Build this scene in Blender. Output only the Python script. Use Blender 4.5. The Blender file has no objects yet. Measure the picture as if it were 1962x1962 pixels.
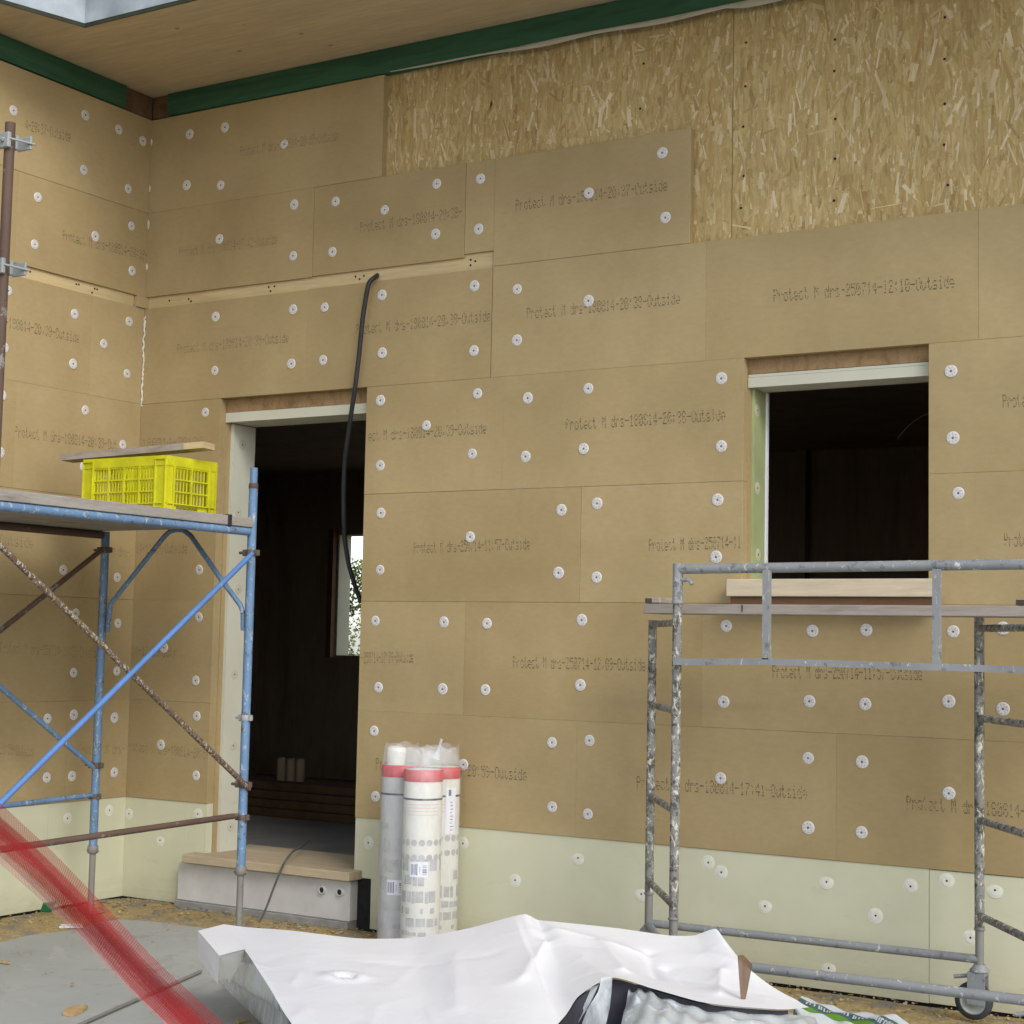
import bpy, math, random
from mathutils import Vector, Matrix
random.seed(7)
scene = bpy.context.scene

# measured positions, in metres: x along the long wall, y away from it, z up
CAM_POS = [7.315, -7.512, 1.609]
CAM_ROT = [[0.854229, 0.023518, 0.519365], [0.519484, -0.078448, -0.850872], [0.020733, 0.996641, -0.07923]]
CAM_LENS = 57.964
DISC_MAIN = [[0.321, 4.727], [0.608, 4.728], [0.311, 4.404], [0.59, 4.368], [0.596, 4.032], [1.08, 4.556], [1.172, 4.176], [1.479, 4.157], [1.834, 4.064], [2.19, 4.17],
 [2.481, 4.161], [2.476, 3.879], [2.19, 3.883], [1.467, 3.859], [1.176, 3.866], [3.595, 4.151], [3.165, 3.994], [3.618, 3.808], [0.586, 3.552], [0.595, 3.22],
 [0.531, 2.968], [1.187, 3.544], [1.422, 3.536], [1.187, 3.22], [1.422, 3.225], [1.832, 3.57], [2.457, 3.563], [1.844, 3.236], [2.463, 3.202], [1.841, 2.964],
 [2.493, 2.963], [2.161, 2.805], [2.468, 2.633], [1.852, 2.592], [1.866, 2.323], [2.467, 2.179], [1.871, 2.003], [1.847, 1.717], [2.309, 1.715], [2.587, 1.711],
 [1.881, 1.347], [2.311, 1.352], [2.586, 1.357], [1.86, 1.105], [1.881, 0.745], [2.457, 0.952], [2.733, 3.518], [3.175, 3.414], [2.738, 3.239], [2.813, 2.919],
 [3.182, 2.947], [3.94, 2.951], [2.807, 2.604], [3.16, 2.631], [3.944, 2.609], [3.034, 2.312], [3.246, 2.341], [3.927, 2.341], [3.023, 1.981], [3.25, 1.957],
 [3.922, 2.056], [3.168, 1.736], [3.166, 1.4], [3.981, 1.715], [3.971, 1.342], [3.003, 1.097], [3.225, 1.118], [3.011, 0.765], [3.223, 0.744], [3.96, 0.97],
 [5.098, 2.908], [5.107, 2.596], [5.132, 2.339], [4.429, 1.697], [4.696, 1.705], [5.108, 1.703], [5.334, 1.721], [4.416, 1.361], [4.692, 1.358], [5.087, 1.385],
 [5.333, 1.36], [4.412, 1.092], [4.678, 1.088], [4.414, 0.764], [4.677, 0.762], [5.088, 0.969], [0.527, 2.01], [0.538, 1.725], [0.265, 1.537], [0.531, 1.346],
 [0.548, 1.134], [0.269, 0.95], [0.561, 0.782]]
DISC_LEFT = [[-1.118, 4.6], [-0.567, 4.733], [-0.287, 4.723], [-0.076, 4.709], [-0.562, 4.397], [-0.186, 4.375], [-0.909, 4.143], [-0.146, 4.148], [-0.446, 4.015], [-0.917, 3.862],
 [-0.126, 3.869], [-0.584, 3.513], [-0.133, 3.548], [-0.339, 3.374], [-0.58, 3.213], [-0.133, 3.221], [-0.467, 2.949], [-1.104, 3.224], [-1.106, 2.951], [-0.146, 2.778],
 [-0.46, 2.61], [-1.103, 2.624], [-1.096, 3.554], [-0.589, 1.984], [-0.149, 1.96], [-0.478, 1.732], [-0.128, 1.68], [-0.475, 1.381], [-0.121, 1.388], [-0.459, 1.132],
 [-0.663, 1.115], [-0.125, 1.106], [-0.648, 0.775], [-0.453, 0.772], [-0.109, 0.774]]
CAP_MAIN = [[1.837, 0.488], [2.462, 0.534], [3.167, 0.517], [2.793, 0.37], [3.532, 0.369], [3.896, 0.556], [3.966, 0.515], [4.505, 0.518], [4.196, 0.375], [4.744, 0.386],
 [4.909, 0.535], [5.077, 0.575], [5.294, 0.554], [5.184, 0.333], [4.518, 0.121], [0.581, 0.556], [0.287, 0.379], [0.024, 0.519]]
CAP_LEFT = [[-0.469, 0.526], [-0.131, 0.548]]
CAP_DOOR = [[0.176, 2.782], [0.158, 2.367], [0.183, 1.899], [0.176, 1.385], [0.183, 0.958], [0.185, 0.474]]
CAP_WIN = [[0.119, 2.797], [0.128, 2.406], [0.145, 2.074]]
TEXT_MAIN = [['Protect M drs-180814-20:37-Outside', 2.712, 3.984, 3.63, 3.981], ['Protect M drs-180814-20:38-', 1.663, 3.984, 2.367, 3.991],
 ['Protect M drs-180814-17:42-Outside', 0.268, 3.986, 1.053, 3.984], ['Protect M drs-180814-20:37-Outside', 0.736, 4.56, 1.491, 4.554],
 ['Protect M drs-180814-20:39-Outside', 0.285, 3.378, 1.164, 3.383], ['Protect M drs-180814-20:39-Outside', 1.654, 3.387, 2.57, 3.39],
 ['Protect M drs-180814-20:38-Outside', 2.796, 3.381, 3.71, 3.382], ['Protect M drs-250714-12:10-Outside', 4.215, 3.346, 5.118, 3.331],
 ['ect M drs-180814-20:39-Outside', 1.764, 2.767, 2.559, 2.773], ['Protect M drs-180814-20:38-Outside', 3.05, 2.766, 3.968, 2.77],
 ['Protect M drs-180814-20:38-Outside', 5.335, 2.755, 6.071, 2.759], ['Protect M drs-250714-11:57-Outside', 2.097, 2.126, 2.847, 2.139],
 ['Protect M drs-250714-11', 3.549, 2.121, 4.059, 2.131], ['Protect M drs-250714-11:57-Outside', 5.34, 2.121, 6.065, 2.133],
 ['-250714-12:09-Outside', 1.756, 1.51, 2.116, 1.524], ['Protect M drs-250714-12:09-Outside', 2.755, 1.51, 3.543, 1.515],
 ['Protect M drs-250714-11:57-Outside', 4.226, 1.5, 4.967, 1.51], ['Protect M drs-180814-20:59-Outside', 1.877, 0.929, 2.859, 0.923],
 ['Protect M drs-180814-17:41-Outside', 3.5, 0.924, 4.412, 0.93], ['Protect M drs-180814-17:41-Outside', 4.891, 0.918, 5.773, 0.91],
 ['180814-20:39', 0.018, 2.803, 0.525, 2.793], ['14-11:59-Outside', 0.003, 2.148, 0.43, 2.143], ['14-12:09-Outs', -0.003, 1.519, 0.372, 1.51],
 ['Protect M drs-180814-20:59', -0.011, 0.933, 0.662, 0.914]]
TEXT_LEFT = [['4-20:37-Outside', -1.029, 4.545, -0.675, 4.57], ['Protect M drs-180814-20:39-', -0.707, 3.966, 0.009, 3.994], ['-180814-20:39-Outside', -1.109, 3.374, -0.537, 3.378],
 ['Protect M drs-180814-20:39-Out', -1.004, 2.759, -0.192, 2.77], ['Outside', -1.075, 2.134, -0.824, 2.129], ['Protect M drs-', -0.382, 2.116, -0.054, 2.119],
 ['Protect M drs-250714-11:59-Outsid', -1.04, 1.526, -0.296, 1.501], ['20:59-Outside', -1.007, 0.958, -0.748, 0.932], ['Protect M drs-', -0.412, 0.926, -0.024, 0.915]]
ARCH = [[0.338, -0.55, 1.627], [0.346, -0.55, 1.718], [0.354, -0.55, 1.787], [0.573, -0.55, 1.998], [0.753, -0.55, 2.172], [0.795, -0.55, 2.201], [0.843, -0.55, 2.209],
 [0.898, -0.55, 2.205], [0.954, -0.55, 2.172], [1.189, -0.55, 1.927], [1.334, -0.55, 1.784], [1.354, -0.55, 1.741], [1.359, -0.55, 1.647]]
BRACE = {'blue_back': [[0.32, -0.612, 0.856], [0.32, -1.31, 1.317]],
 'blue_front': [[1.445, -0.612, 2.054], [1.445, -2.278, 0.838]],
 'brown_back': [[0.32, -0.617, 2.089], [0.32, -1.328, 1.618]],
 'deck_rail': [[1.4, -0.592, 2.193], [1.4, -2.27, 2.183]],
 'rail_back': [[0.29, -0.586, 0.687], [0.29, -1.193, 0.674]],
 'rail_front': [[1.4, -0.607, 0.652], [1.4, -2.225, 0.625]],
 'rust_front': [[1.43, -0.556, 0.804], [1.43, -2.332, 2.003]]}
DECKZ = [[1.361, -0.55, 2.263], [1.363, -0.55, 2.22], [1.4, -2.319, 2.243], [1.4, -2.316, 2.196]]
CABLE = [[1.784, 0.02, 3.694], [1.796, -0.035, 3.664], [1.778, -0.05, 3.639], [1.765, -0.055, 3.582], [1.741, -0.055, 3.433], [1.719, -0.05, 3.225], [1.689, -0.04, 3.034],
 [1.634, 0.0, 2.877], [1.576, 0.05, 2.735], [1.534, 0.09, 2.65], [1.5, 0.13, 2.534], [1.472, 0.17, 2.416], [1.456, 0.2, 2.296], [1.437, 0.24, 2.191],
 [1.438, 0.28, 2.055], [1.459, 0.32, 1.928], [1.486, 0.35, 1.827]]
THIN = [[0.947, 0.6, 0.371], [1.165, 0.25, 0.381], [1.314, 0.0, 0.399], [1.364, -0.125, 0.365], [1.348, -0.14, 0.322], [1.304, -0.15, 0.212], [1.269, -0.17, 0.095],
 [1.241, -0.2, 0.004], [1.258, -0.25, -0.028]]
WIRE = [[4.516, 1.6, 2.957], [4.456, 1.6, 2.937], [4.396, 1.6, 2.898], [4.344, 1.6, 2.847], [4.32, 1.6, 2.818]]
FOIL_BACK = [[2.465, -1.903, 0.36], [2.605, -1.893, 0.36], [2.776, -1.82, 0.355], [3.066, -1.723, 0.34], [3.261, -1.574, 0.345], [3.517, -1.562, 0.41], [3.797, -1.605, 0.5],
 [3.851, -1.57, 0.48], [3.966, -1.619, 0.49], [4.146, -1.44, 0.46], [4.34, -1.354, 0.44], [4.45, -1.341, 0.45], [4.558, -1.369, 0.49], [4.624, -1.398, 0.43]]
FOIL_FRONT = [[2.916, -2.295, 0.36], [3.448, -2.787, 0.36], [3.882, -3.193, 0.36], [4.525, -3.715, 0.36], [4.701, -3.588, 0.36], [4.802, -3.334, 0.38], [4.595, -2.663, 0.38],
 [4.564, -2.502, 0.42], [4.626, -2.386, 0.47], [4.777, -2.375, 0.45], [4.934, -2.336, 0.42], [5.026, -2.241, 0.4], [5.121, -2.058, 0.37], [5.131, -1.837, 0.34]]
FLAP = [[2.489, -2.099, 0.36], [2.465, -1.903, 0.36], [2.916, -2.295, 0.36], [2.93, -2.465, 0.36]]
PACK_BASE = [[2.135, -1.517, 0.0], [2.483, -1.794, 0.0], [2.787, -2.026, 0.0], [3.742, -2.771, 0.0]]
FOIL_DENT = [3.505, -2.413, 0.36]
TAPE = [[4.748, -1.595, 0.4], [4.838, -1.676, 0.4], [5.06, -2.255, 0.4], [5.042, -2.269, 0.4]]
ROD = [[1.892, -1.397, 0.012], [2.228, -2.483, 0.012], [2.356, -2.88, 0.012]]
GREEN = [[0.089, -0.75, 0.0], [0.149, -0.785, 0.06], [0.211, -0.746, 0.07], [0.139, -0.711, 0.0]]
STRIP = [[0.485, -0.97, 0.01], [0.435, -0.904, 0.01], [0.515, -0.82, 0.01], [0.583, -0.893, 0.01]]
CHIP = [2.016, -2.329, 0.01]
STICK = [[0.954, -1.796, 0.01], [1.02, -1.795, 0.01], [2.708, -2.081, 0.01], [2.72, -2.012, 0.01]]
NET = [[[4.66, -5.229, 1.339], [4.657, -5.219, 1.203]], [[4.752, -5.227, 1.28], [4.749, -5.218, 1.165]], [[4.875, -5.202, 1.194], [4.852, -5.208, 1.105]],
 [[4.996, -5.178, 1.098], [4.96, -5.193, 1.028]], [[5.114, -5.156, 1.002], [5.075, -5.174, 0.936]], [[5.222, -5.142, 0.93], [5.179, -5.162, 0.867]],
 [[5.327, -5.13, 0.863], [5.277, -5.155, 0.805]]]
FLAPS = [[[[4.557, -2.422, 0.432], [4.589, -2.406, 0.446]], [[4.536, -2.456, 0.379], [4.567, -2.439, 0.375]], [[4.509, -2.493, 0.312], [4.543, -2.475, 0.313]],
  [[4.478, -2.52, 0.2], [4.525, -2.496, 0.202]]],
 [[[4.597, -2.407, 0.468], [4.63, -2.389, 0.473]], [[4.6, -2.434, 0.427], [4.641, -2.412, 0.437]], [[4.582, -2.466, 0.378], [4.645, -2.433, 0.38]],
  [[4.563, -2.487, 0.31], [4.638, -2.448, 0.313]], [[4.538, -2.5, 0.187], [4.624, -2.455, 0.191]]]]
GREYFILM = [[[4.645, -2.277, 0.43], [4.672, -2.277, 0.435], [4.693, -2.263, 0.43], [4.76, -2.291, 0.42], [4.83, -2.296, 0.405], [4.898, -2.259, 0.39], [4.977, -2.174, 0.375],
  [5.063, -2.058, 0.35], [5.139, -1.957, 0.335], [5.173, -1.887, 0.32]],
 [[4.686, -2.379, 0.42], [4.747, -2.424, 0.43], [4.784, -2.407, 0.425], [4.849, -2.421, 0.415], [4.899, -2.405, 0.4], [4.961, -2.352, 0.385], [5.043, -2.302, 0.375],
  [5.114, -2.157, 0.35], [5.185, -2.051, 0.335], [5.22, -1.98, 0.32]],
 [[4.72, -2.474, 0.38], [4.804, -2.544, 0.395], [4.873, -2.567, 0.4], [4.922, -2.55, 0.395], [4.967, -2.507, 0.385], [5.01, -2.439, 0.37], [5.078, -2.361, 0.36],
  [5.155, -2.233, 0.34], [5.227, -2.135, 0.325], [5.265, -2.064, 0.31]],
 [[4.778, -2.62, 0.33], [4.871, -2.691, 0.34], [4.935, -2.67, 0.345], [4.966, -2.621, 0.34], [5.005, -2.566, 0.335], [5.064, -2.514, 0.325], [5.131, -2.439, 0.32],
  [5.218, -2.341, 0.305], [5.279, -2.219, 0.29], [5.326, -2.176, 0.28]],
 [[4.77, -2.657, 0.22], [4.855, -2.674, 0.22], [4.917, -2.63, 0.22], [4.958, -2.6, 0.22], [5.006, -2.565, 0.22], [5.068, -2.52, 0.22], [5.144, -2.465, 0.22],
  [5.211, -2.321, 0.2], [5.295, -2.26, 0.2], [5.338, -2.182, 0.19]]]
BAG = [[[5.02, -1.623, 0.33], [5.05, -1.547, 0.3], [5.074, -1.419, 0.26], [5.133, -1.325, 0.23], [5.213, -1.288, 0.23], [5.256, -1.233, 0.22], [5.29, -1.181, 0.18]],
 [[5.034, -1.675, 0.335], [5.063, -1.61, 0.305], [5.09, -1.491, 0.265], [5.148, -1.397, 0.235], [5.235, -1.382, 0.24], [5.261, -1.322, 0.225], [5.288, -1.28, 0.19]],
 [[5.054, -1.752, 0.33], [5.077, -1.687, 0.305], [5.104, -1.567, 0.265], [5.15, -1.46, 0.235], [5.241, -1.477, 0.235], [5.279, -1.471, 0.22], [5.311, -1.491, 0.2]],
 [[5.062, -1.792, 0.325], [5.084, -1.735, 0.305], [5.098, -1.604, 0.265], [5.142, -1.52, 0.235], [5.214, -1.525, 0.225], [5.257, -1.534, 0.21], [5.3, -1.545, 0.19]],
 [[5.049, -1.779, 0.31], [5.102, -1.838, 0.3], [5.142, -1.839, 0.26], [5.175, -1.746, 0.22], [5.261, -1.768, 0.2], [5.304, -1.727, 0.18], [5.334, -1.646, 0.15]]]

# ------------------------------------------------------------------ camera, world, sun, exposure
cam_data = bpy.data.cameras.new('camera')
cam = bpy.data.objects.new('camera', cam_data)
scene.collection.objects.link(cam)
cam_data.sensor_fit = 'HORIZONTAL'
cam_data.sensor_width = 36
cam_data.lens = CAM_LENS
cam_data.clip_start = 0.05
cam_data.clip_end = 600
cam.matrix_world = Matrix.Translation(CAM_POS) @ Matrix(CAM_ROT).to_4x4()
scene.camera = cam

SUN_EL = math.radians(39)
sun_dir = Vector((math.cos(SUN_EL) * 0.86, -math.cos(SUN_EL) * 0.51, math.sin(SUN_EL)))   # towards the sun: right and in front of the wall
world = bpy.data.worlds.new('World')
scene.world = world
world.use_nodes = True
wn = world.node_tree
wn.nodes.clear()
sky = wn.nodes.new('ShaderNodeTexSky')
sky.sky_type = 'NISHITA'
sky.sun_disc = False
sky.sun_elevation = SUN_EL
sky.sun_rotation = math.atan2(sun_dir.x, sun_dir.y)
sky.air_density = 1.0
sky.dust_density = 1.2
hs = wn.nodes.new('ShaderNodeHueSaturation')
hs.inputs['Saturation'].default_value = 0.46
bg = wn.nodes.new('ShaderNodeBackground')
bg.inputs['Strength'].default_value = 0.15
wo = wn.nodes.new('ShaderNodeOutputWorld')
wn.links.new(sky.outputs[0], hs.inputs['Color'])
cn = wn.nodes.new('ShaderNodeTexNoise')
cn.inputs['Scale'].default_value = 5.0
cn.inputs['Detail'].default_value = 5.0
cr = wn.nodes.new('ShaderNodeValToRGB')
cr.color_ramp.elements[0].position, cr.color_ramp.elements[0].color = 0.3, (0.78, 0.79, 0.82, 1)
cr.color_ramp.elements[1].position, cr.color_ramp.elements[1].color = 0.7, (1.15, 1.15, 1.13, 1)
cm = wn.nodes.new('ShaderNodeMix')
cm.data_type, cm.blend_type = 'RGBA', 'MULTIPLY'
cm.inputs[0].default_value = 1.0
ctc = wn.nodes.new('ShaderNodeTexCoord')
wn.links.new(ctc.outputs['Generated'], cn.inputs['Vector'])
wn.links.new(cn.outputs['Fac'], cr.inputs[0])
wn.links.new(hs.outputs[0], cm.inputs[6])
wn.links.new(cr.outputs[0], cm.inputs[7])
wn.links.new(cm.outputs[2], bg.inputs[0])
wn.links.new(bg.outputs[0], wo.inputs[0])
sd = bpy.data.lights.new('sun', 'SUN')
sd.energy = 0.9
sd.angle = math.radians(26)
sd.color = (1.0, 0.975, 0.93)
sun = bpy.data.objects.new('sun', sd)
scene.collection.objects.link(sun)
sun.rotation_euler = sun_dir.to_track_quat('Z', 'Y').to_euler()
scene.view_settings.view_transform = 'Standard'
scene.view_settings.look = 'None'
scene.view_settings.exposure = 0.80
scene.view_settings.gamma = 1.0
scene.view_settings.use_curve_mapping = False
scene.cycles.use_denoising = True
scene.cycles.max_bounces = 8
scene.cycles.diffuse_bounces = 5
scene.cycles.transparent_max_bounces = 16
scene.cycles.caustics_reflective = False
scene.cycles.caustics_refractive = False

# ------------------------------------------------------------------ helpers
ORG = {}


class MB:
    """collects faces; build() links them as one mesh object"""
    def __init__(s):
        s.v, s.f, s.m, s.sm = [], [], [], []

    def face(s, pts, m=0, smooth=False):
        b = len(s.v)
        s.v += [tuple(p) for p in pts]
        s.f.append(tuple(range(b, b + len(pts))))
        s.m.append(m)
        s.sm.append(smooth)

    def grid(s, rows, m=0, smooth=True, close_u=False):
        b = len(s.v)
        n = len(rows[0])
        for r in rows:
            s.v += [tuple(p) for p in r]
        for i in range(len(rows) - 1):
            for j in range(n if close_u else n - 1):
                k = (j + 1) % n
                s.f.append((b + i * n + j, b + i * n + k, b + (i + 1) * n + k, b + (i + 1) * n + j))
                s.m.append(m)
                s.sm.append(smooth)

    def frame_box(s, O, U, V, N, u0, u1, v0, v1, n0, n1, c=0.0, m=0):
        """box in a frame; front face at n1, its edges chamfered by c"""
        O, U, V, N = Vector(O), Vector(U), Vector(V), Vector(N)
        P = lambda u, v, n: O + U * u + V * v + N * n
        def ring(d, n):
            return [P(u0 + d, v0 + d, n), P(u1 - d, v0 + d, n), P(u1 - d, v1 - d, n), P(u0 + d, v1 - d, n)]
        rs = [ring(0, n0), ring(0, n1 - c), ring(c, n1)] if c > 0 else [ring(0, n0), ring(0, n1)]
        b = len(s.v)
        for r in rs:
            s.v += [tuple(p) for p in r]
        for i in range(len(rs) - 1):
            for j in range(4):
                k = (j + 1) % 4
                s.f.append((b + i * 4 + j, b + i * 4 + k, b + i * 4 + 4 + k, b + i * 4 + 4 + j))
                s.m.append(m)
                s.sm.append(False)
        e = b + 4 * (len(rs) - 1)
        s.f += [(b + 3, b + 2, b + 1, b), (e, e + 1, e + 2, e + 3)]
        s.m += [m, m]
        s.sm += [False, False]

    def box(s, x0, x1, y0, y1, z0, z1, m=0, c=0.0):
        if c <= 0:
            s.frame_box((0, 0, 0), (1, 0, 0), (0, 1, 0), (0, 0, 1), x0, x1, y0, y1, z0, z1, 0, m)
            return
        # all edges chamfered: three stacked rings each end
        def ring(d, z):
            return [(x0 + d, y0 + d + 0, z), (x1 - d, y0 + d, z), (x1 - d, y1 - d, z), (x0 + d, y1 - d, z)]
        def oct_(z):
            return [(x0 + c, y0, z), (x1 - c, y0, z), (x1, y0 + c, z), (x1, y1 - c, z), (x1 - c, y1, z), (x0 + c, y1, z), (x0, y1 - c, z), (x0, y0 + c, z)]
        def octi(z):
            return [(x0 + c, y0 + c, z), (x1 - c, y0 + c, z), (x1 - c, y0 + c, z), (x1 - c, y1 - c, z), (x1 - c, y1 - c, z), (x0 + c, y1 - c, z), (x0 + c, y1 - c, z), (x0 + c, y0 + c, z)]
        s.grid([octi(z0), oct_(z0 + c), oct_(z1 - c), octi(z1)], m, False, True)
        s.face(ring(c, z1), m)
        s.face(ring(c, z0)[::-1], m)

    def beam(s, a, b, w, h, up=(0, 0, 1), m=0):
        a, b, up = Vector(a), Vector(b), Vector(up)
        d = (b - a)
        L = d.length
        d.normalize()
        r = d.cross(up).normalized()
        u = r.cross(d)
        s.frame_box(a, r, u, d, -w / 2, w / 2, -h / 2, h / 2, 0, L, 0, m)

    def tube(s, path, rad, n=10, m=0, cap=True):
        P = [Vector(p) for p in path]
        rads = rad if isinstance(rad, (list, tuple)) else [rad] * len(P)
        t0 = (P[1] - P[0]).normalized()
        ref = Vector((0, 0, 1)) if abs(t0.z) < 0.9 else Vector((1, 0, 0))
        nn = t0.cross(ref).normalized()
        rows = []
        for i, p in enumerate(P):
            if i == 0: t = t0
            elif i == len(P) - 1: t = (P[i] - P[i - 1]).normalized()
            else: t = ((P[i + 1] - P[i]).normalized() + (P[i] - P[i - 1]).normalized()).normalized()
            nn = (nn - t * nn.dot(t)).normalized()
            bb = t.cross(nn)
            rows.append([p + (nn * math.cos(2 * math.pi * k / n) + bb * math.sin(2 * math.pi * k / n)) * rads[i] for k in range(n)])
        s.grid(rows, m, True, True)
        if cap:
            s.face(rows[0][::-1], m)
            s.face(rows[-1], m)

    def lathe(s, O, A, prof, n=16, m=0, smooth=True, cap=True):
        O, A = Vector(O), Vector(A).normalized()
        ref = Vector((0, 0, 1)) if abs(A.z) < 0.9 else Vector((1, 0, 0))
        e1 = A.cross(ref).normalized()
        e2 = A.cross(e1)
        rows = [[O + A * h + (e1 * math.cos(2 * math.pi * k / n) + e2 * math.sin(2 * math.pi * k / n)) * r for k in range(n)] for r, h in prof]
        s.grid(rows, m, smooth, True)
        if cap:
            s.face(rows[0][::-1], m)
            s.face(rows[-1], m)

    def mesh(s, name, mats, origin=(0, 0, 0)):
        me = bpy.data.meshes.new(name)
        o = Vector(origin)
        me.from_pydata([tuple(Vector(p) - o) for p in s.v], [], s.f)
        for mt in (mats if isinstance(mats, (list, tuple)) else [mats]):
            me.materials.append(mt)
        me.polygons.foreach_set('material_index', s.m)
        me.polygons.foreach_set('use_smooth', s.sm)
        me.update()
        return me

    def build(s, name, mats, parent=None, origin=None):
        org = ORG[parent.as_pointer()] if parent is not None else Vector(origin or (0, 0, 0))
        ob = bpy.data.objects.new(name, s.mesh(name, mats, org))
        scene.collection.objects.link(ob)
        ob.location = (0, 0, 0) if parent is not None else org
        ob.parent = parent
        ORG[ob.as_pointer()] = org
        return ob


def thing(name, label, cat, loc=(0, 0, 0), group=None):
    e = bpy.data.objects.new(name, None)
    scene.collection.objects.link(e)
    e.location = loc
    e.empty_display_size = 0.1
    ORG[e.as_pointer()] = Vector(loc)
    tag(e, label, cat, group)
    return e


def tag(o, label=None, cat=None, group=None, kind=None):
    if label: o['label'] = label
    if cat: o['category'] = cat
    if group: o['group'] = group
    if kind: o['kind'] = kind
    return o


def place(name, me, loc, parent, rot=None):
    """object from shared mesh data, loc in world axes"""
    o = bpy.data.objects.new(name, me)
    scene.collection.objects.link(o)
    o.parent = parent
    org = ORG[parent.as_pointer()] if parent is not None else Vector((0, 0, 0))
    o.location = Vector(loc) - org
    if rot is not None: o.rotation_euler = rot
    return o


# ------------------------------------------------------------------ materials
def srgb(r, g, b):
    f = lambda c: (c / 255 / 12.92) if c / 255 <= 0.04045 else ((c / 255 + 0.055) / 1.055) ** 2.4
    return (f(r), f(g), f(b))


class Mat:
    def __init__(s, name, rough=0.8, spec=0.3):
        s.mat = bpy.data.materials.new(name)
        s.mat.use_nodes = True
        s.nt = s.mat.node_tree
        s.p = s.nt.nodes['Principled BSDF']
        s.p.inputs['Roughness'].default_value = rough
        s.p.inputs['Specular IOR Level'].default_value = spec
        s.tc = s.nt.nodes.new('ShaderNodeTexCoord')

    def n(s, t, **kw):
        nd = s.nt.nodes.new(t)
        for k, v in kw.items(): setattr(nd, k, v)
        return nd

    def lk(s, a, b):
        s.nt.links.new(a, b)

    def coord(s, scale=(1, 1, 1), gen='Object', rot=(0, 0, 0)):
        mp = s.n('ShaderNodeMapping')
        mp.inputs['Scale'].default_value = scale
        mp.inputs['Rotation'].default_value = rot
        s.lk(s.tc.outputs[gen], mp.inputs[0])
        return mp.outputs[0]

    def noise(s, scale, detail=4, rough=0.6, sc=(1, 1, 1), dist=0):
        t = s.n('ShaderNodeTexNoise')
        t.inputs['Scale'].default_value = scale
        t.inputs['Detail'].default_value = detail
        t.inputs['Roughness'].default_value = rough
        t.inputs['Distortion'].default_value = dist
        s.lk(s.coord(sc), t.inputs['Vector'])
        return t.outputs['Fac']

    def ramp(s, fac, stops, interp='LINEAR'):
        r = s.n('ShaderNodeValToRGB')
        r.color_ramp.interpolation = interp
        el = r.color_ramp.elements
        while len(el) < len(stops): el.new(0.5)
        for e, (p, c) in zip(el, stops):
            e.position = p
            e.color = (*c, 1) if len(c) == 3 else c
        s.lk(fac, r.inputs[0])
        return r.outputs[0]

    def mix(s, a, b, fac, mode='MIX'):
        x = s.n('ShaderNodeMix', data_type='RGBA', blend_type=mode)
        for sock, val in ((x.inputs[0], fac), (x.inputs[6], a), (x.inputs[7], b)):
            if hasattr(val, 'links'): s.lk(val, sock)
            elif isinstance(val, (int, float)): sock.default_value = val
            else: sock.default_value = (*val, 1)
        return x.outputs[2]

    def base(s, c):
        if hasattr(c, 'links'): s.lk(c, s.p.inputs['Base Color'])
        else: s.p.inputs['Base Color'].default_value = (*c, 1)
        return s

    def bump(s, h, strength=0.3, dist=0.002):
        b = s.n('ShaderNodeBump')
        b.inputs['Strength'].default_value = strength
        b.inputs['Distance'].default_value = dist
        s.lk(h, b.inputs['Height'])
        s.lk(b.outputs[0], s.p.inputs['Normal'])
        return s


def plain(name, col, rough=0.7, spec=0.3, var=0.12, scale=8, bump=0.0):
    m = Mat(name, rough, spec)
    nz = m.noise(scale, 5)
    a = tuple(c * (1 - var) for c in col)
    b = tuple(min(1, c * (1 + var)) for c in col)
    m.base(m.ramp(nz, [(0.3, a), (0.7, b)]))
    if bump: m.bump(m.noise(scale * 12, 3), bump)
    return m.mat


def board_material():
    m = Mat('wood_fibre_board', 0.95, 0.1)
    oi = m.n('ShaderNodeObjectInfo')
    col = m.ramp(oi.outputs['Random'], [(0.0, (0.393, 0.298, 0.154)), (0.5, (0.411, 0.315, 0.166)), (1.0, (0.431, 0.334, 0.180))])
    big = m.noise(1.1, 4, 0.55)
    col = m.mix(col, m.ramp(big, [(0.3, (0.82, 0.80, 0.77)), (0.7, (1.1, 1.1, 1.1))]), 1.0, 'MULTIPLY')
    fib = m.noise(34, 6, 0.75, (0.6, 0.6, 1.3))
    col = m.mix(col, m.ramp(fib, [(0.25, (0.91, 0.905, 0.89)), (0.75, (1.06, 1.06, 1.06))]), 1.0, 'MULTIPLY')
    st = m.noise(3.2, 5, 0.7, (1, 1, 0.8), 0.6)
    col = m.mix(col, (0.36, 0.20, 0.09), m.ramp(st, [(0.66, (0, 0, 0)), (0.80, (0.22, 0.22, 0.22))]))
    sc = m.noise(1.6, 3, 0.5, (0.25, 0.25, 6))
    col = m.mix(col, (0.30, 0.22, 0.13), m.ramp(sc, [(0.68, (0, 0, 0)), (0.76, (0.22, 0.22, 0.22))]))
    m.base(col)
    m.bump(m.noise(220, 3), 0.25, 0.001)
    return m.mat


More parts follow.
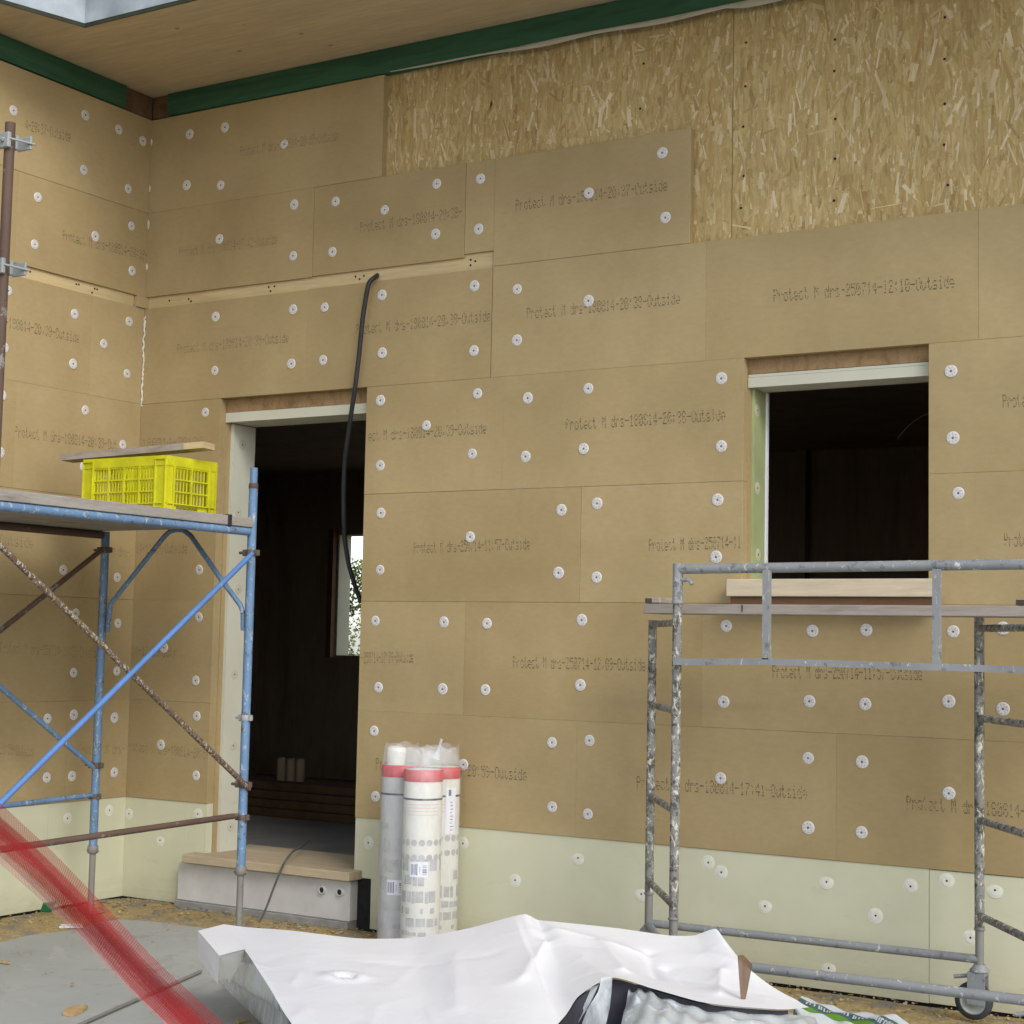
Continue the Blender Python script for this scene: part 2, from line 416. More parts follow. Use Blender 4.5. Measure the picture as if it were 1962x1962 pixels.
def cream_material(name='extruded_foam', col=(0.605, 0.595, 0.43)):
    m = Mat(name, 0.8, 0.25)
    big = m.noise(1.5, 5, 0.6)
    c = m.ramp(big, [(0.3, tuple(x * 0.9 for x in col)), (0.7, tuple(x * 1.06 for x in col))])
    d = m.noise(5, 6, 0.7, (1, 1, 2.2), 0.5)
    c = m.mix(c, (0.34, 0.33, 0.24), m.ramp(d, [(0.60, (0, 0, 0)), (0.82, (0.45, 0.45, 0.45))]))
    # soiling where the yard splashes the foot of the wall
    sp = m.n('ShaderNodeSeparateXYZ')
    m.lk(m.tc.outputs['Object'], sp.inputs[0])
    mr = m.n('ShaderNodeMapRange')
    mr.inputs[1].default_value = 0.34
    mr.inputs[2].default_value = 0.02
    m.lk(sp.outputs[2], mr.inputs[0])
    mu = m.n('ShaderNodeMath', operation='MULTIPLY')
    m.lk(mr.outputs[0], mu.inputs[0])
    m.lk(m.noise(7, 6, 0.75, (0.5, 0.5, 2.5)), mu.inputs[1])
    c = m.mix(c, (0.36, 0.33, 0.22), m.ramp(mu.outputs[0], [(0.25, (0, 0, 0)), (0.7, (0.55, 0.55, 0.55))]))
    m.base(c)
    m.bump(m.noise(120, 3), 0.12, 0.001)
    return m.mat


def wood_material(name, col, dark, scale=6, axis=(0.12, 1, 1), rough=0.75, knots=False):
    m = Mat(name, rough, 0.25)
    g = m.noise(scale, 6, 0.65, axis, 0.8)
    c = m.ramp(g, [(0.28, dark), (0.5, col), (0.75, tuple(min(1, x * 1.15) for x in col))])
    f = m.noise(scale * 9, 4, 0.7, axis)
    c = m.mix(c, m.ramp(f, [(0.3, (0.84, 0.83, 0.82)), (0.7, (1.06, 1.06, 1.06))]), 1.0, 'MULTIPLY')
    if knots:
        v = m.n('ShaderNodeTexVoronoi')
        v.inputs['Scale'].default_value = 5.0
        m.lk(m.coord((0.75, 1.5, 1.0)), v.inputs['Vector'])
        k1 = m.ramp(v.outputs['Distance'], [(0.04, (0.9, 0.9, 0.9)), (0.085, (0, 0, 0))])
        sc3 = m.n('ShaderNodeSeparateColor')
        m.lk(v.outputs['Color'], sc3.inputs[0])
        k2 = m.ramp(sc3.outputs[0], [(0.55, (0, 0, 0)), (0.60, (1, 1, 1))])
        c = m.mix(c, tuple(x * 0.35 for x in dark), m.mix(k1, k2, 1.0, 'MULTIPLY'))
    m.base(c)
    m.bump(f, 0.2, 0.002)
    return m.mat


def osb_material(name='oriented_strand'):
    m = Mat(name, 0.8, 0.25)
    g = m.n('ShaderNodeNewGeometry')
    c = m.ramp(g.outputs['Random Per Island'], [(0.0, (0.38, 0.255, 0.105)), (0.07, (0.46, 0.33, 0.145)), (0.45, (0.52, 0.385, 0.175)), (0.70, (0.56, 0.425, 0.205)), (0.86, (0.62, 0.49, 0.27)), (0.97, (0.74, 0.62, 0.42)), (1.0, (0.50, 0.29, 0.12))])
    f = m.noise(60, 4, 0.7, (1, 1, 0.12))
    c = m.mix(c, m.ramp(f, [(0.3, (0.8, 0.78, 0.75)), (0.7, (1.08, 1.08, 1.08))]), 1.0, 'MULTIPLY')
    big = m.noise(1.3, 4, 0.6)
    c = m.mix(c, m.ramp(big, [(0.3, (0.86, 0.83, 0.78)), (0.7, (1.06, 1.07, 1.08))]), 1.0, 'MULTIPLY')
    m.base(c)
    m.bump(f, 0.2, 0.001)
    return m.mat


def paint_metal(name, paint, under, chip=0.62, splash=None, splash_at=0.6, rough=0.5, scale=22, metal=0.0):
    m = Mat(name, rough, 0.4)
    w = m.noise(3, 5, 0.6)
    c = m.ramp(w, [(0.3, tuple(x * 0.84 for x in paint)), (0.7, tuple(min(1, x * 1.12) for x in paint))])
    n1 = m.noise(scale, 6, 0.72)
    c = m.mix(c, under, m.ramp(n1, [(chip, (0, 0, 0)), (chip + 0.04, (1, 1, 1))]))
    if splash:
        n2 = m.noise(scale * 1.7, 7, 0.75, (1, 1, 0.55), 0.8)
        c = m.mix(c, splash, m.ramp(n2, [(splash_at, (0, 0, 0)), (splash_at + 0.05, (0.9, 0.9, 0.9))]))
    m.base(c)
    m.p.inputs['Metallic'].default_value = metal
    m.bump(n1, 0.3, 0.002)
    return m.mat


def film_material(name, alpha, col=(0.9, 0.92, 0.95), rough=0.15, wr=14):
    m = Mat(name, rough, 0.6)
    m.base(col)
    nz = m.noise(wr, 5, 0.6, (1, 1, 0.4), 1.0)
    m.lk(m.ramp(nz, [(0.3, (alpha * 0.4 if alpha < 1 else 0.85,) * 3), (0.7, (min(1, alpha * 1.7),) * 3)]), m.p.inputs['Alpha'])
    m.bump(nz, 0.6, 0.01)
    return m.mat


M = {}
M['board'] = board_material()
M['cream'] = cream_material()
M['jamb'] = cream_material('foam_reveal', (0.60, 0.59, 0.475))
M['jamb_green'] = plain('green_foam_reveal', (0.37, 0.41, 0.20), 0.8, 0.25, 0.12, 5)
M['cap'] = plain('pale_foam_cap', (0.68, 0.68, 0.58), 0.7, 0.25, 0.08, 30)
M['disc'] = plain('white_plastic_fixing', (0.64, 0.62, 0.60), 0.55, 0.35, 0.10, 40)
M['hole'] = plain('dark_hole', (0.03, 0.028, 0.025), 0.9, 0.1, 0.1)
M['pit'] = plain('disc_pits', (0.16, 0.145, 0.13), 0.9, 0.1, 0.2)
M['ink'] = plain('faded_stamp_ink', (0.155, 0.122, 0.080), 0.9, 0.1, 0.3, 9)
M['ink_soft'] = plain('pale_stamp_ink', (0.235, 0.178, 0.105), 0.9, 0.1, 0.25, 9)
M['osb'] = osb_material()
M['osb_dark'] = wood_material('old_strand_edge', (0.155, 0.095, 0.05), (0.06, 0.035, 0.02), 14, (1, 1, 0.4))
M['osb_brown'] = wood_material('brown_strand_board', (0.34, 0.22, 0.11), (0.20, 0.12, 0.06), 16, (1, 1, 0.5))  # darker brown than the sheathing, for strips above the openings
M['core'] = plain('dark_wall_core', (0.10, 0.065, 0.035), 0.95, 0.1, 0.2)
M['soffit'] = wood_material('soffit_panel_wood', (0.57, 0.46, 0.30), (0.545, 0.435, 0.28), 2.2, (0.25, 2.0, 1), 0.85, True)
M['soffit_edge'] = plain('soffit_edge_band', (0.045, 0.05, 0.035), 0.9, 0.1, 0.2)
M['fascia'] = plain('pale_sheet_metal', (0.33, 0.37, 0.40), 0.28, 0.6, 0.35, 3.5)  # blotchy tone stands in for reflections on the metal
M['roofing'] = plain('roof_deck', (0.22, 0.20, 0.17), 0.9, 0.1, 0.2)
M['green'] = wood_material('green_stained_beam', (0.042, 0.125, 0.070), (0.028, 0.08, 0.045), 5, (0.15, 0.15, 1.5), 0.75)
M['batten'] = wood_material('fresh_spruce', (0.56, 0.44, 0.245), (0.48, 0.355, 0.18), 3, (0.15, 0.15, 1.6))
M['sill'] = wood_material('pale_sill_wood', (0.64, 0.54, 0.39), (0.54, 0.43, 0.29), 3, (0.2, 1, 1.6))
M['threshold'] = wood_material('threshold_wood', (0.47, 0.385, 0.26), (0.39, 0.31, 0.20), 3, (0.2, 1, 1.2))
M['sill_under'] = wood_material('red_brown_strip', (0.16, 0.085, 0.045), (0.09, 0.045, 0.025), 4, (0.2, 1, 1.2))
M['inner'] = wood_material('interior_boarding', (0.33, 0.25, 0.17), (0.24, 0.17, 0.11), 3, (1, 1, 0.2))
M['inner_floor'] = plain('interior_screed', (0.22, 0.21, 0.19), 0.9, 0.2, 0.15, 3)
M['lip'] = plain('grey_membrane_edge', (0.45, 0.42, 0.34), 0.7, 0.3, 0.1)
M['foam'] = plain('expanding_foam', (0.72, 0.69, 0.60), 0.9, 0.2, 0.15, 60, 0.4)
M['bitumen'] = plain('black_bitumen', (0.018, 0.018, 0.018), 0.8, 0.2, 0.3, 30, 0.3)
M['blockstone'] = plain('grey_aerated_block', (0.56, 0.545, 0.525), 0.95, 0.15, 0.10, 5, 0.25)
M['mortar'] = plain('grey_mortar', (0.27, 0.265, 0.25), 0.95, 0.15, 0.2, 9, 0.3)
M['blue'] = paint_metal('blue_scaffold_paint', (0.135, 0.235, 0.385), (0.13, 0.10, 0.085), 0.585, (0.46, 0.50, 0.53), 0.565)
M['blue_clean'] = paint_metal('bright_blue_paint', (0.10, 0.215, 0.47), (0.12, 0.14, 0.2), 0.66, (0.35, 0.42, 0.52), 0.64)
M['rust'] = paint_metal('rusty_tube', (0.115, 0.072, 0.053), (0.24, 0.22, 0.205), 0.58, None, 0.6, 0.75, 9)
M['speckle'] = paint_metal('cement_speckled_rust', (0.13, 0.085, 0.055), (0.05, 0.045, 0.045), 0.60, (0.58, 0.52, 0.40), 0.53, 0.85, 48)
M['galv'] = paint_metal('galvanised_tube', (0.25, 0.26, 0.265), (0.15, 0.15, 0.15), 0.58, (0.66, 0.65, 0.60), 0.585, 0.5, 20)
M['galv_splash'] = paint_metal('plaster_splashed_tube', (0.205, 0.20, 0.185), (0.075, 0.07, 0.06), 0.52, (0.60, 0.57, 0.47), 0.54, 0.7, 26)
M['jack'] = paint_metal('grey_jack_tube', (0.22, 0.21, 0.19), (0.14, 0.12, 0.10), 0.62, None, 0.6, 0.6, 14)
M['zinc'] = paint_metal('zinc_clamp', (0.32, 0.34, 0.33), (0.20, 0.20, 0.19), 0.62, None, 0.6, 0.4, 30)
M['rustclamp'] = paint_metal('brown_clamp', (0.12, 0.09, 0.07), (0.40, 0.38, 0.33), 0.62, None, 0.6, 0.7, 30)
M['oldwood'] = wood_material('weathered_grey_plank', (0.34, 0.315, 0.285), (0.19, 0.165, 0.14), 5, (0.35, 0.35, 2.0))
M['oldwood_x'] = wood_material('weathered_grey_plank_long', (0.36, 0.315, 0.275), (0.21, 0.165, 0.135), 5, (0.2, 1.5, 2.0))
M['endgrain'] = plain('dark_end_grain', (0.09, 0.065, 0.05), 0.9, 0.1, 0.3, 40)
M['yellow'] = plain('yellow_plastic', (0.58, 0.565, 0.018), 0.5, 0.35, 0.16, 9)
M['black'] = plain('black_rubber', (0.022, 0.024, 0.026), 0.55, 0.4, 0.2, 20)
M['greycord'] = plain('grey_cord', (0.10, 0.10, 0.09), 0.6, 0.3, 0.2, 20)
M['rollwhite'] = plain('white_mesh_roll', (0.70, 0.69, 0.63), 0.7, 0.3, 0.06, 12)
M['rollgrey'] = plain('translucent_grey_roll', (0.50, 0.50, 0.50), 0.6, 0.3, 0.08, 12)
M['redtape'] = plain('red_tape', (0.58, 0.075, 0.085), 0.4, 0.45, 0.12, 20)
M['darkstripe'] = plain('dark_blue_stripe', (0.05, 0.055, 0.10), 0.5, 0.3, 0.1)
M['pinkline'] = plain('pink_line', (0.62, 0.42, 0.42), 0.5, 0.3, 0.1)
M['print'] = plain('grey_film_print', (0.43, 0.43, 0.42), 0.5, 0.35, 0.25, 14)
M['label'] = plain('white_label', (0.78, 0.79, 0.86), 0.5, 0.3, 0.03)
M['barcode'] = plain('label_print', (0.14, 0.15, 0.22), 0.5, 0.3, 0.1)
M['film'] = film_material('clear_stretch_film', 0.15)
M['flapfilm'] = film_material('milky_packing_film', 0.85, (0.66, 0.70, 0.72), 0.3, 9)
M['foil'] = None
M['greyfilm'] = paint_metal('crumpled_grey_film', (0.46, 0.48, 0.47), (0.62, 0.66, 0.70), 0.55, (0.30, 0.31, 0.28), 0.6, 0.3, 7)
M['lime'] = plain('lime_green_print', (0.075, 0.19, 0.018), 0.35, 0.4, 0.15, 9)
M['dkgreen'] = plain('dark_green_print', (0.03, 0.085, 0.085), 0.35, 0.4, 0.15, 9)
M['bagpaper'] = plain('pale_bag_plastic', (0.50, 0.53, 0.56), 0.35, 0.4, 0.12, 9)
M['browntape'] = film_material('brown_packing_tape', 1.0, (0.15, 0.08, 0.036), 0.2, 25)
M['peach'] = plain('peach_reflected_tint', (0.72, 0.52, 0.34), 0.5, 0.3, 0.1)  # unused tint, brown tape colour reflected on the sheet
M['shadecard'] = plain('shaded_card_inside', (0.34, 0.34, 0.32), 0.9, 0.1, 0.1)  # grey-white card, colour darkened to stand for shade on the return face
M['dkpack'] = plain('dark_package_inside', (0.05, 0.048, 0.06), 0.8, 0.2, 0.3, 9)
M['scrapgreen'] = plain('green_scrap', (0.03, 0.24, 0.11), 0.5, 0.4, 0.2, 30)
M['paper'] = plain('white_scrap', (0.62, 0.63, 0.62), 0.8, 0.2, 0.1)
M['chip'] = plain('pale_wood_scrap', (0.46, 0.31, 0.15), 0.9, 0.2, 0.2, 40)
M['tyre'] = plain('dark_tyre', (0.045, 0.048, 0.055), 0.7, 0.3, 0.25, 40)
M['rim'] = plain('castor_rim', (0.34, 0.36, 0.33), 0.5, 0.4, 0.2, 30)


def foil_material():
    m = Mat('white_pallet_cover', 0.35, 0.35)
    nz = m.noise(2.2, 5, 0.6)
    m.base(m.ramp(nz, [(0.3, (0.85, 0.85, 0.88)), (0.7, (0.90, 0.90, 0.91))]))
    dirt = m.noise(6, 6, 0.75, (1, 1, 1), 1.0)
    m.base(m.mix(m.ramp(nz, [(0.3, (0.85, 0.85, 0.88)), (0.7, (0.90, 0.90, 0.91))]), (0.55, 0.53, 0.48), m.ramp(dirt, [(0.62, (0, 0, 0)), (0.80, (0.20, 0.20, 0.20))])))
    vo = m.n('ShaderNodeTexVoronoi', feature='DISTANCE_TO_EDGE')
    vo.inputs['Scale'].default_value = 7.0
    m.lk(m.coord((1, 0.6, 1), rot=(0, 0, 0.9)), vo.inputs['Vector'])
    m.bump(m.ramp(vo.outputs['Distance'], [(0.0, (1, 1, 1)), (0.12, (0, 0, 0))]), 0.09, 0.006)
    return m.mat


M['foil'] = foil_material()


def concrete_material():
    m = Mat('terrace_concrete', 0.85, 0.3)
    c = m.ramp(m.noise(0.9, 6, 0.6), [(0.3, (0.33, 0.335, 0.31)), (0.7, (0.42, 0.43, 0.40))])
    c = m.mix(c, (0.20, 0.195, 0.175), m.ramp(m.noise(2.6, 6, 0.7, (1, 1, 1), 0.8), [(0.56, (0, 0, 0)), (0.74, (0.6, 0.6, 0.6))]))
    c = m.mix(c, (0.46, 0.45, 0.42), m.ramp(m.noise(1.7, 6, 0.7, (1, 1, 1), 1.5), [(0.57, (0, 0, 0)), (0.66, (0.55, 0.55, 0.55))]))
    c = m.mix(c, (0.44, 0.37, 0.24), m.ramp(m.noise(38, 3, 0.7), [(0.68, (0, 0, 0)), (0.74, (0.7, 0.7, 0.7))]))
    m.base(c)
    m.bump(m.noise(60, 5), 0.3, 0.004)
    return m.mat


M['concrete'] = concrete_material()
M['earth'] = plain('yard_earth', (0.24, 0.21, 0.15), 0.95, 0.1, 0.25, 1.2, 0.3)


def sawdust_material():
    m = Mat('sawdust', 0.95, 0.1)
    c = m.ramp(m.noise(45, 6, 0.75), [(0.25, (0.20, 0.15, 0.08)), (0.5, (0.40, 0.30, 0.14)), (0.75, (0.56, 0.44, 0.24))])
    c = m.mix(c, (0.22, 0.21, 0.19), m.ramp(m.noise(4.5, 5, 0.7), [(0.5, (0, 0, 0)), (0.62, (0.85, 0.85, 0.85))]))
    m.base(c)
    m.bump(m.noise(70, 5, 0.7), 0.8, 0.01)
    return m.mat


M['sawdust'] = sawdust_material()

# ------------------------------------------------------------------ setting: ground
b = MB()
b.face([(-150, -150, -0.06), (150, -150, -0.06), (150, 150, -0.06), (-150, 150, -0.06)])
tag(b.build('ground', M['earth']), kind='structure')
b = MB()
edge = [(0.42, -16), (0.47, -3.0), (0.52, -1.43), (0.47, -1.1), (0.50, -0.85), (0.47, -0.62), (0.50, -0.53), (0.66, -0.47), (0.92, -0.45), (1.3, -0.42), (1.8, -0.40), (3.2, -0.36), (4.6, -0.31), (5.4, -0.34), (9.5, -0.36), (9.5, -16)]
b.face([(x, y, 0.0) for x, y in edge])
b.face([(x, y, -0.055) for x, y in edge][::-1])
for i in range(len(edge)):
    (x0, y0), (x1, y1) = edge[i], edge[(i + 1) % len(edge)]
    b.face([(x0, y0, -0.055), (x1, y1, -0.055), (x1, y1, 0.0), (x0, y0, 0.0)][::-1])
tag(b.build('terrace', M['concrete']), kind='structure')
# sawdust and crumbs between the terrace and the walls
b = MB()
rnd = random.Random(3)
def strip_rows(n, f):
    return [[f(i / (n - 1), j / 7) for j in range(8)] for i in range(n)]
b.grid(strip_rows(140, lambda t, s: (0.0 + t * 9.2, 0.012 - s * (0.49 + 0.05 * math.sin(t * 40)), 0.022 * max(0.12, math.sin(math.pi * min(1, s * 1.05))) ** 0.5 * (0.75 + 0.5 * rnd.random()) - 0.004 - (0.012 if s > 0.98 else 0))))
b.grid(strip_rows(60, lambda t, s: (-0.012 + s * (0.55 + 0.05 * math.sin(t * 30)), 0.0 - t * 3.6, 0.024 * max(0.12, math.sin(math.pi * min(1, s * 1.05))) ** 0.5 * (0.75 + 0.5 * rnd.random()) - 0.004 - (0.012 if s > 0.98 else 0))))
for _ in range(2600):
    if rnd.random() < 0.72:
        x, y = rnd.uniform(0.05, 6.2), -abs(rnd.gauss(0.1, 0.16)) - 0.01
    else:
        x, y = abs(rnd.gauss(0.12, 0.18)) + 0.01, rnd.uniform(-2.2, -0.02)
    if y > -0.04 or x < 0.04: continue
    z = 0.02 + rnd.random() * 0.010
    s = rnd.uniform(0.004, 0.013)
    a = rnd.uniform(0, 6.28)
    dx, dy = math.cos(a) * s, math.sin(a) * s
    t = rnd.uniform(-0.006, 0.006)
    b.face([(x - dx, y - dy, z), (x + dy * 0.5, y - dx * 0.5, z + t), (x + dx, y + dy, z), (x - dy * 0.5, y + dx * 0.5, z - t)])
for _ in range(1100):
    x, y = rnd.uniform(0.5, 3.4), -0.5 - abs(rnd.gauss(0, 0.9))
    s = rnd.uniform(0.002, 0.008) * (2.0 if rnd.random() < 0.05 else 1)
    a = rnd.uniform(0, 6.28)
    dx, dy = math.cos(a) * s, math.sin(a) * s
    z = 0.003 + s * 0.3
    b.face([(x - dx, y - dy, z), (x + dy * 0.5, y - dx * 0.5, z + s * 0.2), (x + dx, y + dy, z), (x - dy * 0.5, y + dx * 0.5, z)])
o = b.build('sawdust', M['sawdust'])
tag(o, 'yellow sawdust and crumbs scattered over the ground along the foot of the walls', 'sawdust', kind='stuff')

# ------------------------------------------------------------------ the house
house = thing('house', 'unfinished timber house clad in brown insulation boards with doorway, window and wooden eaves', 'house')
FM = ((0, 0, 0), (1, 0, 0), (0, 0, 1), (0, -1, 0))      # long wall: u = x, v = z, outward = -y
FL = ((0, 0, 0), (0, 1, 0), (0, 0, 1), (1, 0, 0))       # side wall: u = y, v = z, outward = +x
Z0, Z1, Z2, Z3, Z4, Z5, Z6, ZB, ZS = 0.622, 1.215, 1.826, 2.432, 3.046, 3.658, 4.262, 4.868, 5.012
DX0, DX1 = 0.652, 1.744      # doorway
WX0, WX1 = 4.062, 4.993      # window
TH = 0.055

# core of the walls (behind the boards) with openings
b = MB()
def corewall(x0, x1, z0, z1): b.box(x0, x1, TH + 0.004, 0.29, z0, z1)
corewall(-4.3, DX0 - 0.031, 0.0, 5.0)
b.box(DX0 - 0.031, DX0 + 0.003, 0.0925, 0.29, 0.0, 5.0)
corewall(DX1 + 0.004, WX0 - 0.031, 0.0, 5.0)
b.box(WX0 - 0.031, WX0 + 0.003, 0.0835, 0.29, 0.0, 5.0)
corewall(WX1, 9.3, 0.0, 5.0)
corewall(DX0 + 0.003, DX1 + 0.004, 2.973, 5.0)
corewall(DX0 + 0.003, DX1 + 0.004, 0.0, 0.27)
corewall(WX0 + 0.003, WX1, 2.975, 5.0)
corewall(WX0 + 0.003, WX1, 0.0, 1.93)
b.build('wall_core', M['core'], house)
b = MB()
b.box(-0.30, -TH - 0.004, -7.0, TH, 0.0, 5.0)
b.build('wall_core', M['core'], house)

# interior shell
b = MB()
b.box(-4.0, 9.0, 0.29, 5.0, 0.2, 0.30)
b.build('interior_floor', M['inner_floor'], house)
b = MB()
b.box(-4.0, 9.0, 0.29, 5.0, 3.2, 3.3)
b.build('interior_ceiling', M['inner'], house)
FWX0, FWX1, FWZ0, FWZ1 = -2.255, -1.1, 1.46, 2.60
b = MB()
b.box(-4.2, FWX0, 5.0, 5.17, 0.2, 3.3)
b.box(FWX1, 9.2, 5.0, 5.17, 0.2, 3.3)
b.box(FWX0, FWX1, 5.0, 5.17, 0.2, FWZ0)
b.box(FWX0, FWX1, 5.0, 5.22, FWZ1, 3.3)
b.build('interior_wall', M['inner'], house)
b = MB()
b.box(-4.2, -4.0, 0.2, 5.0, 0.2, 3.3)
b.build('interior_wall', M['inner'], house)
b = MB()
b.box(9.0, 9.2, 0.2, 5.0, 0.2, 3.3)
b.build('interior_wall', M['inner'], house)
# studs inside, faintly seen
for x in (-3.2, -0.6, 0.9, 2.4, 3.9):
    b = MB()
    b.box(x, x + 0.08, 4.9, 4.997, 0.3, 3.2)
    b.build('interior_stud', M['inner'], house)
# far window: frame strip and foam reveal
b = MB()
b.box(FWX0 - 0.06, FWX0 - 0.002, 4.93, 4.998, FWZ0 - 0.02, FWZ1 + 0.05)
b.build('window_frame', M['sill_under'], house)
b = MB()
b.box(FWX0 + 0.001, FWX0 + 0.02, 5.0, 5.185, FWZ0, FWZ1)
b.build('window_reveal', M['cream'], house)

boards = []


def put_board(frame, u0, u1, v0, v1, mat=None, name='insulation_board', n1=None, back=None, gap=None, c=0.0009):
    g = (random.choice((0.0001, 0.0002, 0.0005, 0.0013)) if gap is None else gap)
    gu = 0.0002 if gap is None and random.random() < 0.7 else g
    n = random.uniform(-0.0010, 0.0008) if n1 is None else n1
    mb = MB()
    mb.frame_box(*frame, u0 + gu, u1 - gu, v0 + g, v1 - g, -TH if back is None else back, n, c)
    o = mb.build(name, mat or M['board'], house)
    boards.append((frame is FM, u0, u1, v0, v1, n, o))
    return o


# rows of boards on the long wall
R0 = [(-0.053, DX0), (DX1, 3.151), (3.151, 4.552), (4.552, 5.95), (5.95, 7.35), (7.35, 8.75)]
R1 = [(-0.053, DX0), (DX1, 2.448), (2.448, 3.851), (3.851, 5.25), (5.25, 6.65), (6.65, 8.05), (8.05, 8.75)]
R2 = [(-0.053, DX0), (DX1, 3.152), (3.152, WX0), (WX1, 6.39), (6.39, 7.79), (7.79, 8.75)]
R3 = [(-0.053, DX0), (DX1, 2.662), (2.662, WX0), (WX1, 6.39), (6.39, 7.79), (7.79, 8.75)]
R4 = [(-0.053, 1.298, 3.652), (1.298, 2.572, 3.655), (2.576, 3.850, Z5), (3.850, 5.227, Z5), (5.227, 6.6, Z5), (6.6, 8.0, Z5), (8.0, 8.75, Z5)]
R5 = [(0.0, 1.321, 3.724), (1.321, 2.385, 3.728), (2.385, 2.576, 3.745), (2.576, 3.757, Z5)]
for u0, u1 in R0: put_board(FM, u0, u1, Z0, Z1)
for u0, u1 in R1: put_board(FM, u0, u1, Z1, Z2)
for u0, u1 in R2: put_board(FM, u0, u1, Z2, Z3)
for u0, u1 in R3: put_board(FM, u0, u1, Z3, Z4)
put_board(FM, WX0, WX1, Z2, 1.925)
for u0, u1, top in R4: put_board(FM, u0, u1, Z4, top)
put_board(FM, -0.053, 1.321, 3.724, Z6)
put_board(FM, 1.321, 2.385, 3.728, Z6)
# board that reaches down past the end of the batten on its right
mb = MB()
mb.frame_box(*FM, 2.3858, 2.5748, 3.7485, Z6 - 0.001, -TH, 0.0, 0.0015)
mb.frame_box(*FM, 2.5748, 3.7565, Z5 + 0.001, Z6 - 0.001, -TH, 0.0, 0.0025)
boards.append((True, 2.385, 3.757, Z5, Z6, 0.0, mb.build('insulation_board', M['board'], house)))
put_board(FM, -0.053, 1.805, Z6, ZB - 0.006)
# rows on the side wall (u = y, from the corner towards the viewer)
RL = [((Z0, Z1), (-0.501, -1.9, -3.3)), ((Z1, Z2), (-1.33, -2.7)), ((Z2, Z3), (-0.30, -1.7, -3.1)), ((Z3, Z4), (-1.003, -2.4)), ((Z4, 3.652), (-0.445, -1.85, -3.2)), ((3.724, Z6), (-1.058, -2.45)), ((Z6, ZB - 0.006), (-0.403, -1.8, -3.2))]
for (v0, v1), us in RL:
    prev = -0.0012
    for u in us:
        put_board(FL, u, prev, v0, v1)
        prev = u
# plinth of pale foam
PZ = 0.020
put_board(FM, -0.053, 0.50, PZ, Z0 - 0.001, M['cream'], 'plinth_board', -0.006)
put_board(FM, 0.50, DX0, 0.29, Z0 - 0.001, M['cream'], 'plinth_board', -0.006, gap=0.0)
put_board(FM, DX1, 1.862, 0.292, Z0 - 0.001, M['cream'], 'plinth_board', -0.006, gap=0.0, c=0.0005)
put_board(FM, 1.862, 3.745, PZ, Z0 - 0.001, M['cream'], 'plinth_board', -0.006, gap=0.0, c=0.0005)
put_board(FM, 3.745, 4.994, PZ, Z0 - 0.001, M['cream'], 'plinth_board', -0.006, gap=0.0003, c=0.0005)
put_board(FM, 4.994, 6.25, PZ, Z0 - 0.001, M['cream'], 'plinth_board', -0.006, gap=0.0022)
put_board(FM, 6.25, 7.5, PZ, Z0 - 0.001, M['cream'], 'plinth_board', -0.006)
put_board(FM, 7.5, 8.75, PZ, Z0 - 0.001, M['cream'], 'plinth_board', -0.006)
put_board(FL, -0.62, 0.0055, PZ, Z0 - 0.001, M['cream'], 'plinth_board', -0.006, gap=0.0003, c=0.0005)
put_board(FL, -1.87, -0.62, PZ, Z0 - 0.001, M['cream'], 'plinth_board', -0.006, gap=0.0003, c=0.0005)
put_board(FL, -3.1, -1.87, PZ, Z0 - 0.001, M['cream'], 'plinth_board', -0.006)
b = MB()
b.box(0.0, 9.0, 0.02, TH + 0.003, -0.05, PZ - 0.001)
b.build('bitumen_strip', M['bitumen'], house)
b = MB()
b.box(-TH - 0.003, -0.02, -7.0, 0.0, -0.05, PZ - 0.001)
b.build('bitumen_strip', M['bitumen'], house)
# torn black membrane beside the step
b = MB()
pts = [(1.768, 0.0), (1.857, 0.0), (1.850, 0.10), (1.861, 0.19), (1.853, 0.25), (1.860, 0.288), (1.768, 0.288)]
b.face([(x, 0.012, z) for x, z in pts])
b.face([(x, 0.05, z) for x, z in pts][::-1])
for i in range(len(pts)):
    (x0, z0), (x1, z1) = pts[i], pts[(i + 1) % len(pts)]
    b.face([(x0, 0.012, z0), (x0, 0.05, z0), (x1, 0.05, z1), (x1, 0.012, z1)])
b.build('membrane_strip', M['bitumen'], house)

# timber band between the storeys
b = MB()
b.frame_box(*FM, 0.012, 2.573, 3.640, 3.770, -TH, -0.014, 0.002)
band = b.build('timber_band', M['batten'], house)
b = MB()
b.frame_box(*FL, -3.2, -0.085, 3.640, 3.770, -TH, -0.014, 0.002)
band2 = b.build('timber_band', M['batten'], house)
b = MB()
b.box(-0.05, 0.012, -0.08, 0.05, 3.653, 3.722)
b.build('corner_block', M['board'], house)
# nail heads in the band
nb = MB()
nb.lathe((0, 0, 0), (0, 0, 1), [(0.0065, -0.001), (0.0065, 0.001)], 8)
nail_mesh = nb.mesh('nail_head', M['hole'])
for u, v in [(0.35, 3.685), (0.37, 3.67), (0.19, 3.69), (0.985, 3.70), (1.03, 3.70), (1.0, 3.674), (1.63, 3.70), (1.69, 3.698), (1.66, 3.682), (2.42, 3.715), (2.45, 3.705), (2.42, 3.685)]:
    place('nail_head', nail_mesh, (u, 0.0135, v), band, (math.pi / 2, 0, 0))
for u, v in [(-0.55, 3.70), (-0.57, 3.698), (-0.42, 3.70), (-0.40, 3.70), (-0.44, 3.672), (-0.93, 3.7)]:
    place('nail_head', nail_mesh, (-0.0135, u, v), band2, (0, math.pi / 2, 0))

